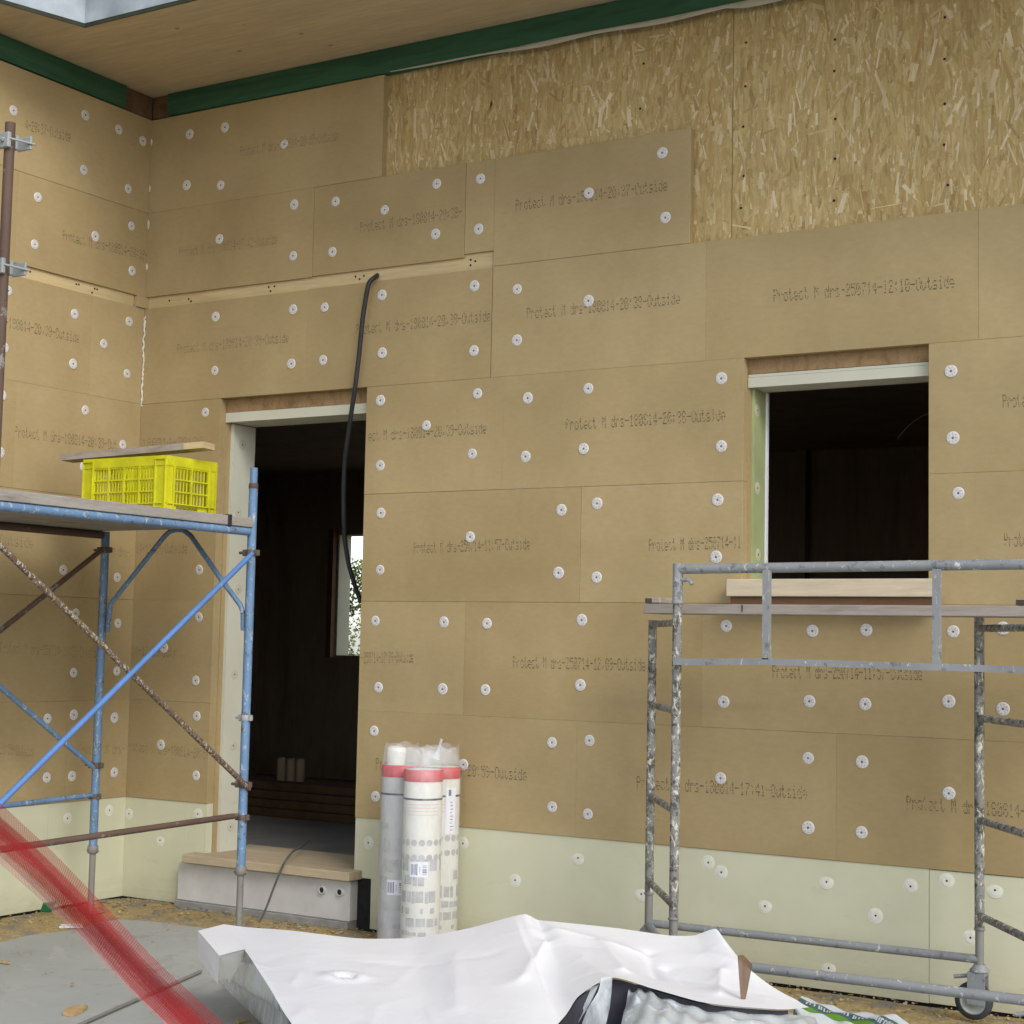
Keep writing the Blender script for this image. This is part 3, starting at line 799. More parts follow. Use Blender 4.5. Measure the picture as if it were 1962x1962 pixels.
# oriented strand sheathing, exposed at the top right
def strands(mb, x0, x1, z0, z1, y, dens, rng, horiz=0.12):
    n = int((x1 - x0) * (z1 - z0) * dens)
    for i in range(n):
        L = rng.uniform(0.05, 0.20) * rng.uniform(0.4, 1.0)
        W = rng.uniform(0.005, 0.034) * (0.35 + 0.65 * rng.random())
        a = rng.gauss(0, 0.27) if rng.random() > horiz else rng.uniform(-1.57, 1.57)
        ca, sa = math.cos(a), math.sin(a)
        x, z = rng.uniform(x0, x1), rng.uniform(z0, z1)
        yy = y - 0.0002 - 0.0022 * rng.random()
        k = rng.uniform(0.7, 1.0)
        q = []
        for du, dv in ((-W / 2, -L / 2), (W / 2 * k, -L / 2 * 0.95), (W / 2, L / 2 * 0.97), (-W / 2 * k, L / 2)):
            px, pz = x + du * ca - dv * sa, z + du * sa + dv * ca
            q.append((min(max(px, x0), x1), yy, min(max(pz, z0), z1)))
        mb.face(q)


rng = random.Random(11)
for x0, x1, z0, z1 in ((1.78, 3.9665, 3.62, 4.99), (3.9695, 6.465, 3.62, 4.99), (6.468, 8.75, 3.62, 4.99)):
    b = MB()
    b.box(x0, x1, TH - 0.012 + 0.002, TH + 0.003, z0, z1)
    strands(b, x0 + 0.001, x1 - 0.001, max(z0, 3.6), z1, TH - 0.010, 2600, rng)
    b.build('strand_board', M['osb'], house)
for x0, x1, z0, z1 in ((DX0 + 0.0, DX1, 2.965, 3.10), (WX0, WX1, 2.97, 3.10)):
    b = MB()
    b.box(x0, x1, TH - 0.006, TH + 0.003, z0, z1)
    strands(b, x0 + 0.001, x1 - 0.001, z0, z1, TH - 0.006, 2600, rng, 0.3)
    b.build('strand_board', M['osb_brown'], house)
# nail spots on the sheathing
for x in (4.03, 4.51, 5.06, 3.45):
    for z in [3.80 + 0.21 * k + rng.uniform(-0.04, 0.04) for k in range(5)]:
        place('nail_head', nail_mesh, (x + rng.uniform(-0.012, 0.012), TH - 0.0135, z), house, (math.pi / 2, 0, 0))
# fixing discs
def disc_mesh():
    mb = MB()
    mb.lathe((0, 0, 0), (0, 0, 1), [(0.0308, -0.0005), (0.0303, 0.0014), (0.027, 0.0026), (0.013, 0.0020), (0.007, 0.0012)], 18, 0, True)
    mb.lathe((0, 0, 0.0013), (0, 0, 1), [(0.0062, 0.0), (0.0055, 0.0005)], 8, 1, False)
    for ring, n, r in ((0.0205, 8, 0.0026), (0.0130, 4, 0.0018)):
        for k in range(n):
            a = 2 * math.pi * (k + (0.5 if ring < 0.015 else 0)) / n
            cx, cy = ring * math.cos(a), ring * math.sin(a)
            mb.face([(cx + r * math.cos(a + q), cy + r * 0.8 * math.sin(a + q), 0.0030) for q in (0, 1.57, 3.14, 4.71)], 1)
    return mb.mesh('fixing_disc', [M['disc'], M['pit']])


def cap_mesh(mat, r=0.034):
    mb = MB()
    mb.lathe((0, 0, 0), (0, 0, 1), [(r * 1.06, -0.0004), (r * 1.02, 0.0006), (r * 0.98, 0.0005), (r * 0.94, -0.0002), (r * 0.90, 0.0004), (r * 0.5, 0.0012), (0.008, 0.0009)], 20, 0, True)
    mb.lathe((0, 0, 0.0010), (0, 0, 1), [(0.0052, 0.0), (0.0048, 0.0004)], 8, 1, False)
    return mb.mesh('fixing_cap', [mat, M['hole']])


DM = disc_mesh()
CM = cap_mesh(M['cap'])
CJ = cap_mesh(M['jamb'], 0.03)
CG = cap_mesh(M['cream'], 0.03)


def board_at(is_main, u, v):
    for bm, u0, u1, v0, v1, n, o in boards:
        if bm == is_main and u0 <= u <= u1 and v0 <= v <= v1: return o, n
    return house, 0.0


rr = random.Random(5)
for main, lst, me, nm in ((True, DISC_MAIN, DM, 'fixing_disc'), (False, DISC_LEFT, DM, 'fixing_disc'), (True, CAP_MAIN, CM, 'fixing_cap'), (False, CAP_LEFT, CM, 'fixing_cap')):
    for u, v in lst:
        par, n = board_at(main, u, v)
        s = rr.uniform(0, 6.28)
        tl = rr.uniform(-0.07, 0.07)
        if main: o = place(nm, me, (u, -n - 0.0004, v), par, (math.pi / 2 + tl, s, 0))
        else: o = place(nm, me, (n + 0.0004, u, v), par, None)
        o.scale = (1, 1, 1) if nm == 'fixing_cap' else (rr.uniform(0.93, 1.06),) * 3
        if main:
            o.rotation_euler = (Matrix.Rotation(math.pi / 2 + tl, 3, 'X') @ Matrix.Rotation(s, 3, 'Z')).to_euler()
        else:
            o.rotation_euler = (Matrix.Rotation(math.pi / 2 + tl, 3, 'Y') @ Matrix.Rotation(s, 3, 'Z')).to_euler()

# stamped lettering
FONT = {
 'P': '11110 10001 10001 11110 10000 10000 10000', 'r': '00000 00000 10110 11001 10000 10000 10000', 'o': '00000 00000 01110 10001 10001 10001 01110',
 't': '01000 01000 11100 01000 01000 01001 00110', 'e': '00000 00000 01110 10001 11111 10000 01110', 'c': '00000 00000 01110 10000 10000 10001 01110',
 'M': '10001 11011 10101 10101 10001 10001 10001', 'd': '00001 00001 01101 10011 10001 10001 01111', 's': '00000 00000 01110 10000 01110 00001 11110',
 '-': '00000 00000 00000 11111 00000 00000 00000', ':': '00000 01100 01100 00000 01100 01100 00000', 'O': '01110 10001 10001 10001 10001 10001 01110',
 'u': '00000 00000 10001 10001 10001 10011 01101', 'i': '00100 00000 01100 00100 00100 00100 01110', ' ': '00000 00000 00000 00000 00000 00000 00000',
 '0': '01110 10001 10011 10101 11001 10001 01110', '1': '00100 01100 00100 00100 00100 00100 01110', '2': '01110 10001 00001 00110 01000 10000 11111',
 '3': '01110 10001 00001 00110 00001 10001 01110', '4': '00010 00110 01010 10010 11111 00010 00010', '5': '11111 10000 11110 00001 00001 10001 01110',
 '7': '11111 00001 00010 00100 01000 01000 01000', '8': '01110 10001 10001 01110 10001 10001 01110', '9': '01110 10001 10001 01111 00001 00010 01100'}


def stamp(is_main, s, u0, v0, u1, v1, soft=False):
    rg = random.Random(hash(s) % 1000 + int(u0 * 1000))
    par, n = board_at(is_main, (u0 + min(u1, u0 + 0.3)) / 2, v0)
    bnd = next(((b0, b1) for bm, b0, b1, c0, c1, nn, o in boards if o is par), (-99, 99))
    cw = (u1 - u0) / len(s)
    dx, dz = cw / 6.0, 0.0084
    mb = MB()
    off = n + 0.0009
    for i, ch in enumerate(s):
        rows = FONT[ch].split()
        for r, row in enumerate(rows):
            sl = 0.0016 if r >= 4 else 0.0        # the print head slipped half way down
            for k, bit in enumerate(row):
                if bit == '0' or rg.random() < (0.55 if ch == ':' else 0.13): continue
                u = u0 + cw * i + dx * (k + 0.5) + sl + rg.uniform(-0.0004, 0.0004)
                if u < bnd[0] + 0.004 or u > bnd[1] - 0.004: continue
                v = v0 + (v1 - v0) * (i / max(1, len(s) - 1)) + (3 - r) * dz - (0.004 if r >= 4 else 0)
                w, h = dx * rg.uniform(0.34, 0.48), dz * rg.uniform(0.30, 0.44)
                q = [(u - w, v - h), (u + w, v - h), (u + w, v + h), (u - w, v + h)]
                mb.face([(a, -off, c) if is_main else (off, a, c) for a, c in q])
    if mb.f: tag(mb.build('stamped_text', M['ink_soft'] if soft else M['ink'], par), kind='stuff')


for t in TEXT_MAIN: stamp(True, *t, soft=(t[2] > 4.4 or t[1] < 0.5))
for t in TEXT_LEFT: stamp(False, *t, soft=True if t[2] < 2.6 else False)

# doorway lining
for x, z0, z1 in ((DX0, 0.292, Z4 - 0.002), (WX0, 1.945, Z4 - 0.002)):
    b = MB()
    b.box(x - 0.03, x + 0.0095, TH + 0.0005, 0.091 if x < 1 else 0.082, z0, z1)
    b.build('reveal_strip', M['board'], house)
b = MB()
b.box(DX0 + 0.004, DX0 + 0.030, 0.092, 0.295, 0.30, 2.90)
jamb = b.build('door_reveal', M['jamb'], house)
for y, z in CAP_DOOR:
    place('fixing_cap', CJ, (DX0 + 0.0305, y, z), jamb, (0, math.pi / 2, 0))
b = MB()
b.box(DX0 + 0.004, DX1 + 0.03, 0.045, 0.295, 2.905, 2.962, 0)
b.box(DX0 + 0.006, DX1 + 0.028, 0.052, 0.29, 2.963, 2.972, 0)
b.build('door_lintel', M['jamb'], house)
# step and threshold
b = MB()
b.box(0.495, 1.764, -0.055, 0.05, 0.055, 0.274, 0, 0.004)
b.build('door_step', M['blockstone'], house)
b = MB()
b.box(0.49, 1.764, -0.075, 0.05, -0.05, 0.054, 0, 0.004)
b.build('step_base', M['mortar'], house)
b = MB()
b.box(0.575, 1.798, -0.115, 0.50, 0.2845, 0.333, 0, 0.003)
b.build('door_threshold', M['threshold'], house)
for x in (1.582, 1.706):
    b = MB()
    b.lathe((x, -0.054, 0.214), (0, -1, 0), [(0.021, -0.01), (0.021, 0.022), (0.0165, 0.022), (0.0165, 0.0)], 14, 0, True, False)
    pp = b.build('pipe_end', M['paper'], house)
    b = MB()
    b.lathe((x, -0.056, 0.214), (0, -1, 0), [(0.0163, 0.0), (0.0163, 0.017), (0.002, 0.017)], 12)
    b.build('pipe_bore', M['black'], pp)

# window lining
b = MB()
b.box(WX0 + 0.004, WX0 + 0.024, 0.083, 0.225, 1.94, 2.90)
wj = b.build('window_reveal', M['jamb_green'], house)
for y, z in CAP_WIN:
    place('fixing_cap', CG, (WX0 + 0.0245, y, z), wj, (0, math.pi / 2, 0))
b = MB()
b.box(WX0 + 0.006, WX0 + 0.034, 0.226, 0.245, 1.94, 2.90)
b.build('window_edge_strip', M['label'], house)
b = MB()
b.box(WX0 + 0.004, WX1 + 0.02, 0.045, 0.16, 2.902, 2.952)
b.box(WX0 + 0.004, WX1 + 0.02, 0.05, 0.16, 2.954, 2.968)
b.build('window_lintel', M['jamb'], house)
b = MB()
b.box(WX0 + 0.006, WX1 + 0.02, 0.161, 0.22, 2.90, 2.94)
b.build('lintel_lining', M['jamb'], house)
b = MB()
b.box(4.022, 5.053, -0.10, 0.20, 1.858, 1.942, 0, 0.003)
b.build('window_sill', M['sill'], house)
b = MB()
b.box(4.04, 5.045, -0.085, -0.003, 1.815, 1.856)
b.build('sill_strip', M['sill_under'], house)

# foam squeezed out of the corner
b = MB()
path = []
rg = random.Random(2)
for k in range(40):
    z = 3.60 - k * 0.0145
    path.append((0.006 + rg.uniform(-0.004, 0.004), -0.006 + rg.uniform(-0.004, 0.004), z))
b.tube(path, [max(0.002, 0.007 * (0.5 + 0.8 * rg.random())) for _ in path], 6)
b.build('foam_bead', M['foam'], house)
for z0, z1 in ((4.70, 4.74), (4.40, 4.44), (4.16, 4.22), (3.90, 3.94)):
    b = MB()
    b.tube([(0.004, -0.004, z0), (0.007, -0.006, (z0 + z1) / 2), (0.004, -0.004, z1)], [0.003, 0.007, 0.003], 6)
    b.build('foam_bead', M['foam'], house)

# green beams under the eaves
b = MB()
b.box(0.135, 9.3, -0.012, 0.05, ZB, ZS - 0.003)
b.build('eaves_beam', M['green'], house)
b = MB()
b.box(-0.05, 0.012, -7.0, -0.245, ZB, ZS - 0.003)
b.build('eaves_beam', M['green'], house)
b = MB()
b.box(0.0, 0.133, 0.004, 0.05, ZB, ZS - 0.004)
b.build('beam_end_block', M['osb_dark'], house)
b = MB()
b.box(-0.05, -0.004, -0.243, 0.0, ZB, ZS - 0.004)
b.build('beam_end_block', M['osb_dark'], house)
# loose membrane edge below the beam
b = MB()
rows = []
for k in range(41):
    x = 1.86 + k * 0.11
    d = 0.004 + 0.03 * min(1, k / 10) * (0.75 + 0.25 * math.sin(k * 0.9)) if k < 20 else 0.034 + 0.004 * math.sin(k)
    rows.append([(x, -0.010 - 0.004 * math.sin(k * 0.7), ZB - 0.001 + 0.002), (x, -0.022, ZB - d * 0.5), (x, -0.012, ZB - d)])
b.grid(rows)
b.build('membrane_edge', M['lip'], house)

# eaves soffit and roof deck (L-shaped overhang)
out = [(-0.35, 0.35), (9.6, 0.35), (9.6, -1.09), (0.511, -1.083), (0.366, -1.565), (0.33, -1.75), (0.33, -7.2), (-0.35, -7.2)]


def slab(name, pts, z0, z1, mat, inset=0.0):
    mb = MB()
    mb.face([(x, y, z0) for x, y in pts])
    mb.face([(x, y, z1) for x, y in pts][::-1])
    for i in range(len(pts)):
        (x0, y0), (x1, y1) = pts[i], pts[(i + 1) % len(pts)]
        mb.face([(x0, y0, z0), (x1, y1, z0), (x1, y1, z1), (x0, y0, z1)])
    return mb.build(name, mat, house)


slab('soffit_panel', out, ZS, ZS + 0.027, M['soffit'])
slab('roof_deck', out, ZS + 0.028, ZS + 0.30, M['roofing'])
for (x0, y0), (x1, y1) in ((out[2], out[3]), (out[3], out[4]), (out[4], out[5]), (out[5], out[6])):
    d = Vector((x1 - x0, y1 - y0, 0)).normalized()
    nrm = Vector((-d.y, d.x, 0))
    p0, p1 = Vector((x0, y0, 0)) + d * 0.001, Vector((x1, y1, 0)) - d * 0.001
    for nm, mt, o0, o1, z0, z1 in (('soffit_edge', 'soffit_edge', 0.002, 0.010, ZS - 0.005, ZS + 0.016), ('metal_fascia', 'fascia', 0.002, 0.012, ZS + 0.017, ZS + 0.42)):
        b = MB()
        pts4 = [p0 + nrm * o0, p1 + nrm * o0, p1 + nrm * o1, p0 + nrm * o1]
        b.face([(p.x, p.y, z0) for p in pts4])
        b.face([(p.x, p.y, z1) for p in pts4][::-1])
        for i in range(4):
            p, q = pts4[i], pts4[(i + 1) % 4]
            b.face([(p.x, p.y, z0), (q.x, q.y, z0), (q.x, q.y, z1), (p.x, p.y, z1)])
        b.build(nm, M[mt], house)

# ------------------------------------------------------------------ blue scaffold by the side wall
YA, XA, XB, YC = -0.55, 1.398, 0.292, -2.355
blue = thing('blue_scaffold', 'chipped blue tubular scaffold with crossed braces standing in the corner left of the doorway', 'scaffold', (0.85, -1.45, 0))


def upright(x, y, top, jack_top, mat, foot=True):
    mb = MB()
    mb.tube([(x, y, jack_top), (x, y, top)], 0.0242, 14)
    up = mb.build('upright', mat, blue)
    mb = MB()
    mb.lathe((x, y, jack_top - 0.045), (0, 0, 1), [(0.024, 0.0), (0.032, 0.006), (0.032, 0.04), (0.026, 0.046)], 12)
    mb.tube([(x - 0.045, y, jack_top - 0.03), (x + 0.045, y, jack_top - 0.03)], 0.006, 6)
    mb.build('jack_collar', M['jack'], up)
    mb = MB()
    mb.tube([(x, y, 0.03), (x, y, jack_top - 0.03)], 0.0185, 12)
    mb.box(x - 0.06, x + 0.06, y - 0.06, y + 0.06, 0.022, 0.03)
    mb.build('base_jack', M['jack'], up)
    return up


upA = upright(XA, YA, 2.44, 0.376, M['blue'])
b = MB()
b.tube([(XA, YA, 2.438), (XA, YA, 2.54)], 0.0205, 14)
b.build('spigot', M['blue'], upA)
b = MB()
b.lathe((XA, YA, 2.425), (0, 0, 1), [(0.0245, 0), (0.0262, 0.003), (0.0262, 0.022), (0.0235, 0.03)], 14)
b.build('rust_ring', M['rust'], upA)
upB = upright(XB, YA, 2.207, 0.40, M['blue'])
upC = upright(XA, YC, 2.17, 0.376, M['blue'])
upD = upright(XB, YC, 2.17, 0.40, M['blue'])
# arched stiffeners
def arch(y):
    mb = MB()
    mb.tube([(p[0], y, p[2]) for p in ARCH], 0.0145, 10)
    mb.build('arch_strut', M['blue'], blue)
arch(YA)
arch(YC)
# cross tubes under the deck
for y in (YA, YC):
    b = MB()
    b.tube([(XB, y + 0.012, 2.236), (XA, y + 0.012, 2.236)], 0.021, 12)
    b.build('transom', M['rust'], blue)
for x, mt in ((XA, 'blue'), (XB, 'rust')):
    b = MB()
    b.tube([(x, YA + (-0.03), 2.186), (x, YC, 2.186)], 0.0225, 12)
    b.build('deck_rail', M[mt], blue)


def brace(key, mat, r, name='diagonal_brace', ext=0.0):
    p, q = Vector(BRACE[key][0]), Vector(BRACE[key][1])
    q = p + (q - p) * ((YC - 0.0 - p.y) / (q.y - p.y))
    d = (q - p).normalized()
    mb = MB()
    mb.tube([p - d * 0.02, p + d * 0.03, q - d * 0.03, q + d * 0.02], [r * 0.75, r, r, r * 0.75], 10)
    return mb.build(name, M[mat], blue)


brace('blue_front', 'blue_clean', 0.0150)
brace('rust_front', 'speckle', 0.0155)
brace('brown_back', 'rust', 0.0150)
brace('blue_back', 'blue', 0.0150)
brace('rail_front', 'rust', 0.0160, 'lower_rail')
brace('rail_back', 'blue', 0.0150, 'lower_rail')


def clamp(x, y, z, mat, parent, s=1.0):
    mb = MB()
    mb.lathe((x, y, z - 0.018 * s), (0, 0, 1), [(0.0265, 0), (0.0285, 0.004), (0.0285, 0.032 * s), (0.0265, 0.036 * s)], 12)
    mb.box(x + 0.022, x + 0.052 * s, y - 0.012, y + 0.012, z - 0.016, z + 0.016, 0, 0.003)
    mb.box(x - 0.052 * s, x - 0.022, y - 0.016, y + 0.016, z - 0.018, z + 0.018, 0, 0.003)
    mb.tube([(x - 0.075 * s, y - 0.01, z), (x - 0.045, y - 0.01, z)], 0.008, 8)
    mb.build('clamp', M[mat], parent)


clamp(XA, YA, 2.072, 'rustclamp', upA)
clamp(XA, YA, 0.815, 'rustclamp', upA)
clamp(XA, YA, 1.174, 'zinc', upA, 0.8)
clamp(XA, YA, 0.64, 'rustclamp', upA, 0.8)
clamp(XB, YA, 2.10, 'rustclamp', upB)
clamp(XB, YA, 0.857, 'rustclamp', upB)
clamp(XB, YA, 0.68, 'rustclamp', upB, 0.8)
# rusty guard post rising from the near corner, with couplers
b = MB()
b.tube([(XA, YC, 2.15), (XA, YC, 3.965)], 0.0242, 14)
gp = b.build('guard_post', M['rust'], blue)
for z in (3.875, 3.285):
    b = MB()
    b.box(XA - 0.035, XA + 0.035, YC - 0.040, YC - 0.018, z - 0.036, z + 0.036, 0, 0.004)
    b.box(XA - 0.028, XA + 0.028, YC + 0.016, YC + 0.036, z - 0.034, z + 0.034, 0, 0.004)
    b.box(XA + 0.02, XA + 0.11, YC + 0.028, YC + 0.040, z - 0.042, z + 0.020, 0, 0.003)
    b.tube([(XA + 0.03, YC - 0.03, z + 0.006), (XA + 0.10, YC + 0.02, z - 0.012), (XA + 0.13, YC + 0.04, z - 0.02)], 0.0055, 8)
    b.lathe((XA + 0.004, YC - 0.040, z), (0, -1, 0), [(0.011, 0), (0.011, 0.010), (0.005, 0.011), (0.005, 0.018)], 6, 0, False)
    b.build('coupler', M['zinc'], gp)
    b = MB()
    b.tube([(XA - 0.055, YC - 0.025, z - 0.03), (XA - 0.055, YC - 1.4, z - 0.03)], 0.0242, 12)
    b.build('guard_rail', M['rust'], blue)

# deck planks
for i, (x0, x1, lab) in enumerate(((1.06, 1.418, 'grey weathered plank along the front edge of the blue scaffold deck, under the yellow crate'), (0.68, 1.045, 'middle plank of the blue scaffold deck, seen dark from below'), (0.27, 0.665, 'innermost plank of the blue scaffold deck, nearest the side wall'))):
    b = MB()
    b.box(x0, x1, YC - 0.2, YA - 0.012, 2.2095, 2.262, 0, 0.003)
    b.build
    o = b.build('scaffold_plank', M['oldwood'], None, ((x0 + x1) / 2, -1.4, 2.21))
    tag(o, lab, 'plank', 'deck planks of the blue scaffold')
    if i == 0:
        b = MB()
        b.box(x1 - 0.02, x1 + 0.004, -1.02, -0.985, 2.205, 2.268, 0, 0.002)
        b2 = MB()
        b2.box(x1 - 0.035, x1 + 0.003, -0.98, -0.955, 2.205, 2.268)
        bnd = MB()
        bnd.box(x1 - 0.05, x1 + 0.005, -0.775, -0.745, 2.206, 2.267, 0, 0.002)
        ORG[o.as_pointer()] = Vector(o.location)
        bnd.build('end_strap', M['black'], o)

# ------------------------------------------------------------------ yellow crate and plank on it
CX0, CX1, CY0, CY1, CZ0, CZ1 = 0.470, 1.085, -0.905, -0.515, 2.2640, 2.585
crate = thing('crate', 'bright yellow slatted plastic crate standing on the blue scaffold deck', 'crate', ((CX0 + CX1) / 2, (CY0 + CY1) / 2, CZ0))
b = MB()
for (x0, x1, y0, y1) in ((CX0 - 0.008, CX1 + 0.008, CY0 - 0.008, CY0 + 0.004), (CX0 - 0.008, CX1 + 0.008, CY1 - 0.004, CY1 + 0.008), (CX0 - 0.008, CX0 + 0.004, CY0 + 0.004, CY1 - 0.004), (CX1 - 0.004, CX1 + 0.008, CY0 + 0.004, CY1 - 0.004)):
    b.box(x0, x1, y0, y1, CZ1 - 0.055, CZ1, 0, 0.0015)
b.build('rim', M['yellow'], crate)
b = MB()
b.box(CX0 + 0.004, CX1 - 0.004, CY0 + 0.004, CY1 - 0.004, CZ0, CZ0 + 0.008)
b.build('base', M['yellow'], crate)
for sx in (0, 1):
    for sy in (0, 1):
        b = MB()
        x0, x1 = (CX0 - 0.004, CX0 + 0.075) if sx == 0 else (CX1 - 0.075, CX1 + 0.004)
        y0, y1 = (CY0 - 0.004, CY0 + 0.055) if sy == 0 else (CY1 - 0.055, CY1 + 0.004)
        xe = CX0 - 0.004 if sx == 0 else CX1 - 0.002
        ye = CY0 - 0.004 if sy == 0 else CY1 - 0.002
        b.box(x0, x1, ye, ye + 0.006, CZ0, CZ1 - 0.006)
        b.box(xe, xe + 0.006, y0 + 0.008, y1 - 0.008, CZ0, CZ1 - 0.006)
        # fins
        for x in ((x0, x1 - 0.005)):
            yo = ye - 0.010 if sy == 0 else ye + 0.006
            b.box(x, x + 0.005, yo, yo + 0.010, CZ0, CZ1 - 0.02)
        for y in ((y0 + 0.002, y1 - 0.007)):
            xo = xe - 0.010 if sx == 0 else xe + 0.006
            b.box(xo, xo + 0.010, y, y + 0.005, CZ0, CZ1 - 0.02)
        yo = ye - 0.012 if sy == 0 else ye + 0.006
        b.box(x0 - 0.002, x1 + 0.002, yo, yo + 0.012, CZ1 - 0.020, CZ1 - 0.014)
        b.build('corner_post', M['yellow'], crate)


def crate_side(axis, at, out_, a0, a1, cols, gapwin):
    mb = MB()
    def bx(u0, u1, z0, z1, d0, d1):
        lo, hi = min(at + out_ * d0, at + out_ * d1), max(at + out_ * d0, at + out_ * d1)
        if axis == 'x': mb.box(u0, u1, lo, hi, z0, z1)
        else: mb.box(lo, hi, u0, u1, z0, z1)
    zt, zb = CZ1 - 0.058, CZ0 + 0.062
    # lower band
    if gapwin:
        g0, g1 = a0 + (a1 - a0) * 0.10, a0 + (a1 - a0) * 0.72
        bx(a0, g0, CZ0, zb, -0.004, 0.0)
        bx(g1, a1, CZ0, zb, -0.004, 0.0)
        bx(g0, g1, CZ0, CZ0 + 0.018, -0.004, 0.0)
        bx(g0, g1, zb - 0.008, zb, -0.004, 0.0)
        mb_dark.append((axis, at, out_, g0, g1))
    else:
        bx(a0, a1, CZ0, zb, -0.004, 0.0)
    bx(a0 - 0.06, a1 + 0.06, zb - 0.003, zb + 0.003, 0.0004, 0.012)
    rows = 3
    zs = [zb + (zt - zb) * k / rows for k in range(rows + 1)]
    for z in zs[1:-1]: bx(a0, a1, z - 0.004, z + 0.004, -0.004, 0.007)
    bx(a0, a1, zt - 0.004, zt + 0.006, -0.004, 0.005)
    cw = (a1 - a0) / cols
    for k in range(cols + 1):
        u = a0 + cw * k
        bx(u - 0.005, u + 0.005, zb, zt + 0.02, -0.0045, 0.009)
    for k in range(cols):
        for j in range(1, 5):
            u = a0 + cw * k + 0.005 + (cw - 0.010) * j / 5
            bx(u - 0.0044, u + 0.0044, zb + 0.002, zt, -0.0035, -0.0005)
    mb.build('side_panel', M['yellow'], crate)


mb_dark = []
crate_side('x', CY0, -1, CX0 + 0.078, CX1 - 0.078, 4, False)
crate_side('x', CY1, 1, CX0 + 0.078, CX1 - 0.078, 4, False)
crate_side('y', CX1, 1, CY0 + 0.058, CY1 - 0.058, 2, True)
crate_side('y', CX0, -1, CY0 + 0.058, CY1 - 0.058, 2, True)

b = MB()
A_, B_ = Vector((0.262, -0.845, 2.606)), Vector((1.045, -0.69, 2.652))
b.beam(A_, B_, 0.125, 0.036)
pk = b.build('loose_plank', M['oldwood_x'], None, (0.78, -0.72, 2.59))
tag(pk, 'weathered grey board lying across the top of the yellow crate', 'plank')
d_ = (B_ - A_).normalized()
b = MB()
b.beam(B_ + d_ * 0.001, B_ + d_ * 0.125, 0.124, 0.0350)
ORG[pk.as_pointer()] = Vector(pk.location)
b.build('fresh_cut_end', M['batten'], pk)

# ------------------------------------------------------------------ grey mobile scaffold on the right
P2, P3 = (3.702, -0.25), (5.296, -0.25)
SK = (0.42, -0.60)
P1, P4 = (P2[0] + SK[0], P2[1] + SK[1]), (P3[0] + SK[0], P3[1] + SK[1])
grey = thing('rolling_scaffold', 'grey plaster-splashed rolling scaffold with guard rail standing before the window', 'scaffold', (4.7, -0.55, 0))


def castor(x, y):
    root = MB()
    root.lathe((x, y, 0.238), (0, 0, 1), [(0.042, 0), (0.042, 0.008), (0.03, 0.02), (0.024, 0.03)], 14)
    root.box(x - 0.045, x + 0.03, y - 0.035, y - 0.027, 0.10, 0.236)
    root.box(x - 0.045, x + 0.03, y + 0.027, y + 0.035, 0.10, 0.236)
    root.box(x - 0.045, x + 0.03, y - 0.027, y + 0.027, 0.222, 0.236)
    root.tube([(x - 0.05, y, 0.215), (x - 0.11, y - 0.01, 0.205)], 0.009, 8)
    cs = root.build('castor', M['galv'], grey)
    wx, wz = x - 0.025, 0.112
    mb = MB()
    mb.lathe((wx, y - 0.022, wz), (0, 1, 0), [(0.058, 0.0), (0.074, 0.003), (0.081, 0.012), (0.082, 0.022), (0.081, 0.032), (0.074, 0.041), (0.058, 0.044)], 28, 0, True, False)
    mb.build('tyre', M['tyre'], cs)
    mb = MB()
    mb.lathe((wx, y - 0.020, wz), (0, 1, 0), [(0.018, -0.006), (0.02, 0.002), (0.046, 0.006), (0.052, 0.0), (0.058, 0.0), (0.058, 0.040), (0.02, 0.036)], 24)
    mb.build('rim', M['rim'], cs)


for (x, y), top, mat in ((P2, 1.735, 'galv_splash'), (P3, 1.765, 'galv_splash'), (P1, 1.80, 'galv_splash'), (P4, 1.80, 'galv_splash')):
    b = MB()
    b.tube([(x, y, 0.42), (x, y, top)], 0.0212, 14)
    up = b.build('upright', M[mat], grey)
    b = MB()
    b.tube([(x, y, 0.255), (x, y, 0.43)], 0.0192, 12)
    b.lathe((x, y, 0.412), (0, 0, 1), [(0.021, 0), (0.0245, 0.003), (0.0245, 0.009), (0.021, 0.012)], 12)
    b.build('lower_sleeve', M['jack'], up)
    castor(x, y)
for p, q in ((P2, P1), (P3, P4)):
    for z in (1.715, 1.325, 0.885, 0.475):
        b = MB()
        b.tube([(p[0], p[1], z), (q[0], q[1], z)], 0.0165, 10)
        b.build('rung', M['galv_splash'], grey)
for p, q, z, r in ((P2, P3, 0.277, 0.0190), (P1, P4, 0.250, 0.0215)):
    b = MB()
    b.tube([(p[0] + 0.01, p[1], z), (q[0], q[1], z + 0.012)], r, 12)
    b.build('lower_bar', M['galv'], grey)
b = MB()
b.tube([(P2[0], P2[1] - 0.002, 0.272), (P1[0], P1[1], 0.262)], 0.017, 10)
b.build('lower_bar', M['galv'], grey)
b = MB()
b.tube([(P1[0], P1[1], 1.80), (P1[0], P1[1], 1.978)], 0.0235, 14)
b.lathe((P1[0], P1[1], 1.798), (0, 0, 1), [(0.0238, 0), (0.0262, 0.002), (0.0262, 0.012), (0.0238, 0.014)], 14)
b.tube([(P1[0] + 0.02, P1[1] - 0.005, 1.905), (P1[0] + 0.06, P1[1] - 0.008, 1.905), (P1[0] + 0.075, P1[1] - 0.008, 1.885)], 0.010, 8)
b.build('guard_socket', M['galv'], grey)
b = MB()
b.tube([(P1[0], P1[1], 1.953), (P4[0] + 0.1, P4[1], 1.966)], 0.0222, 14)
b.build('guard_rail', M['galv'], grey)
b = MB()
b.beam((P1[0] + 0.002, P1[1] - 0.03, 1.541), (4.56, P1[1] - 0.03, 1.553), 0.026, 0.028)
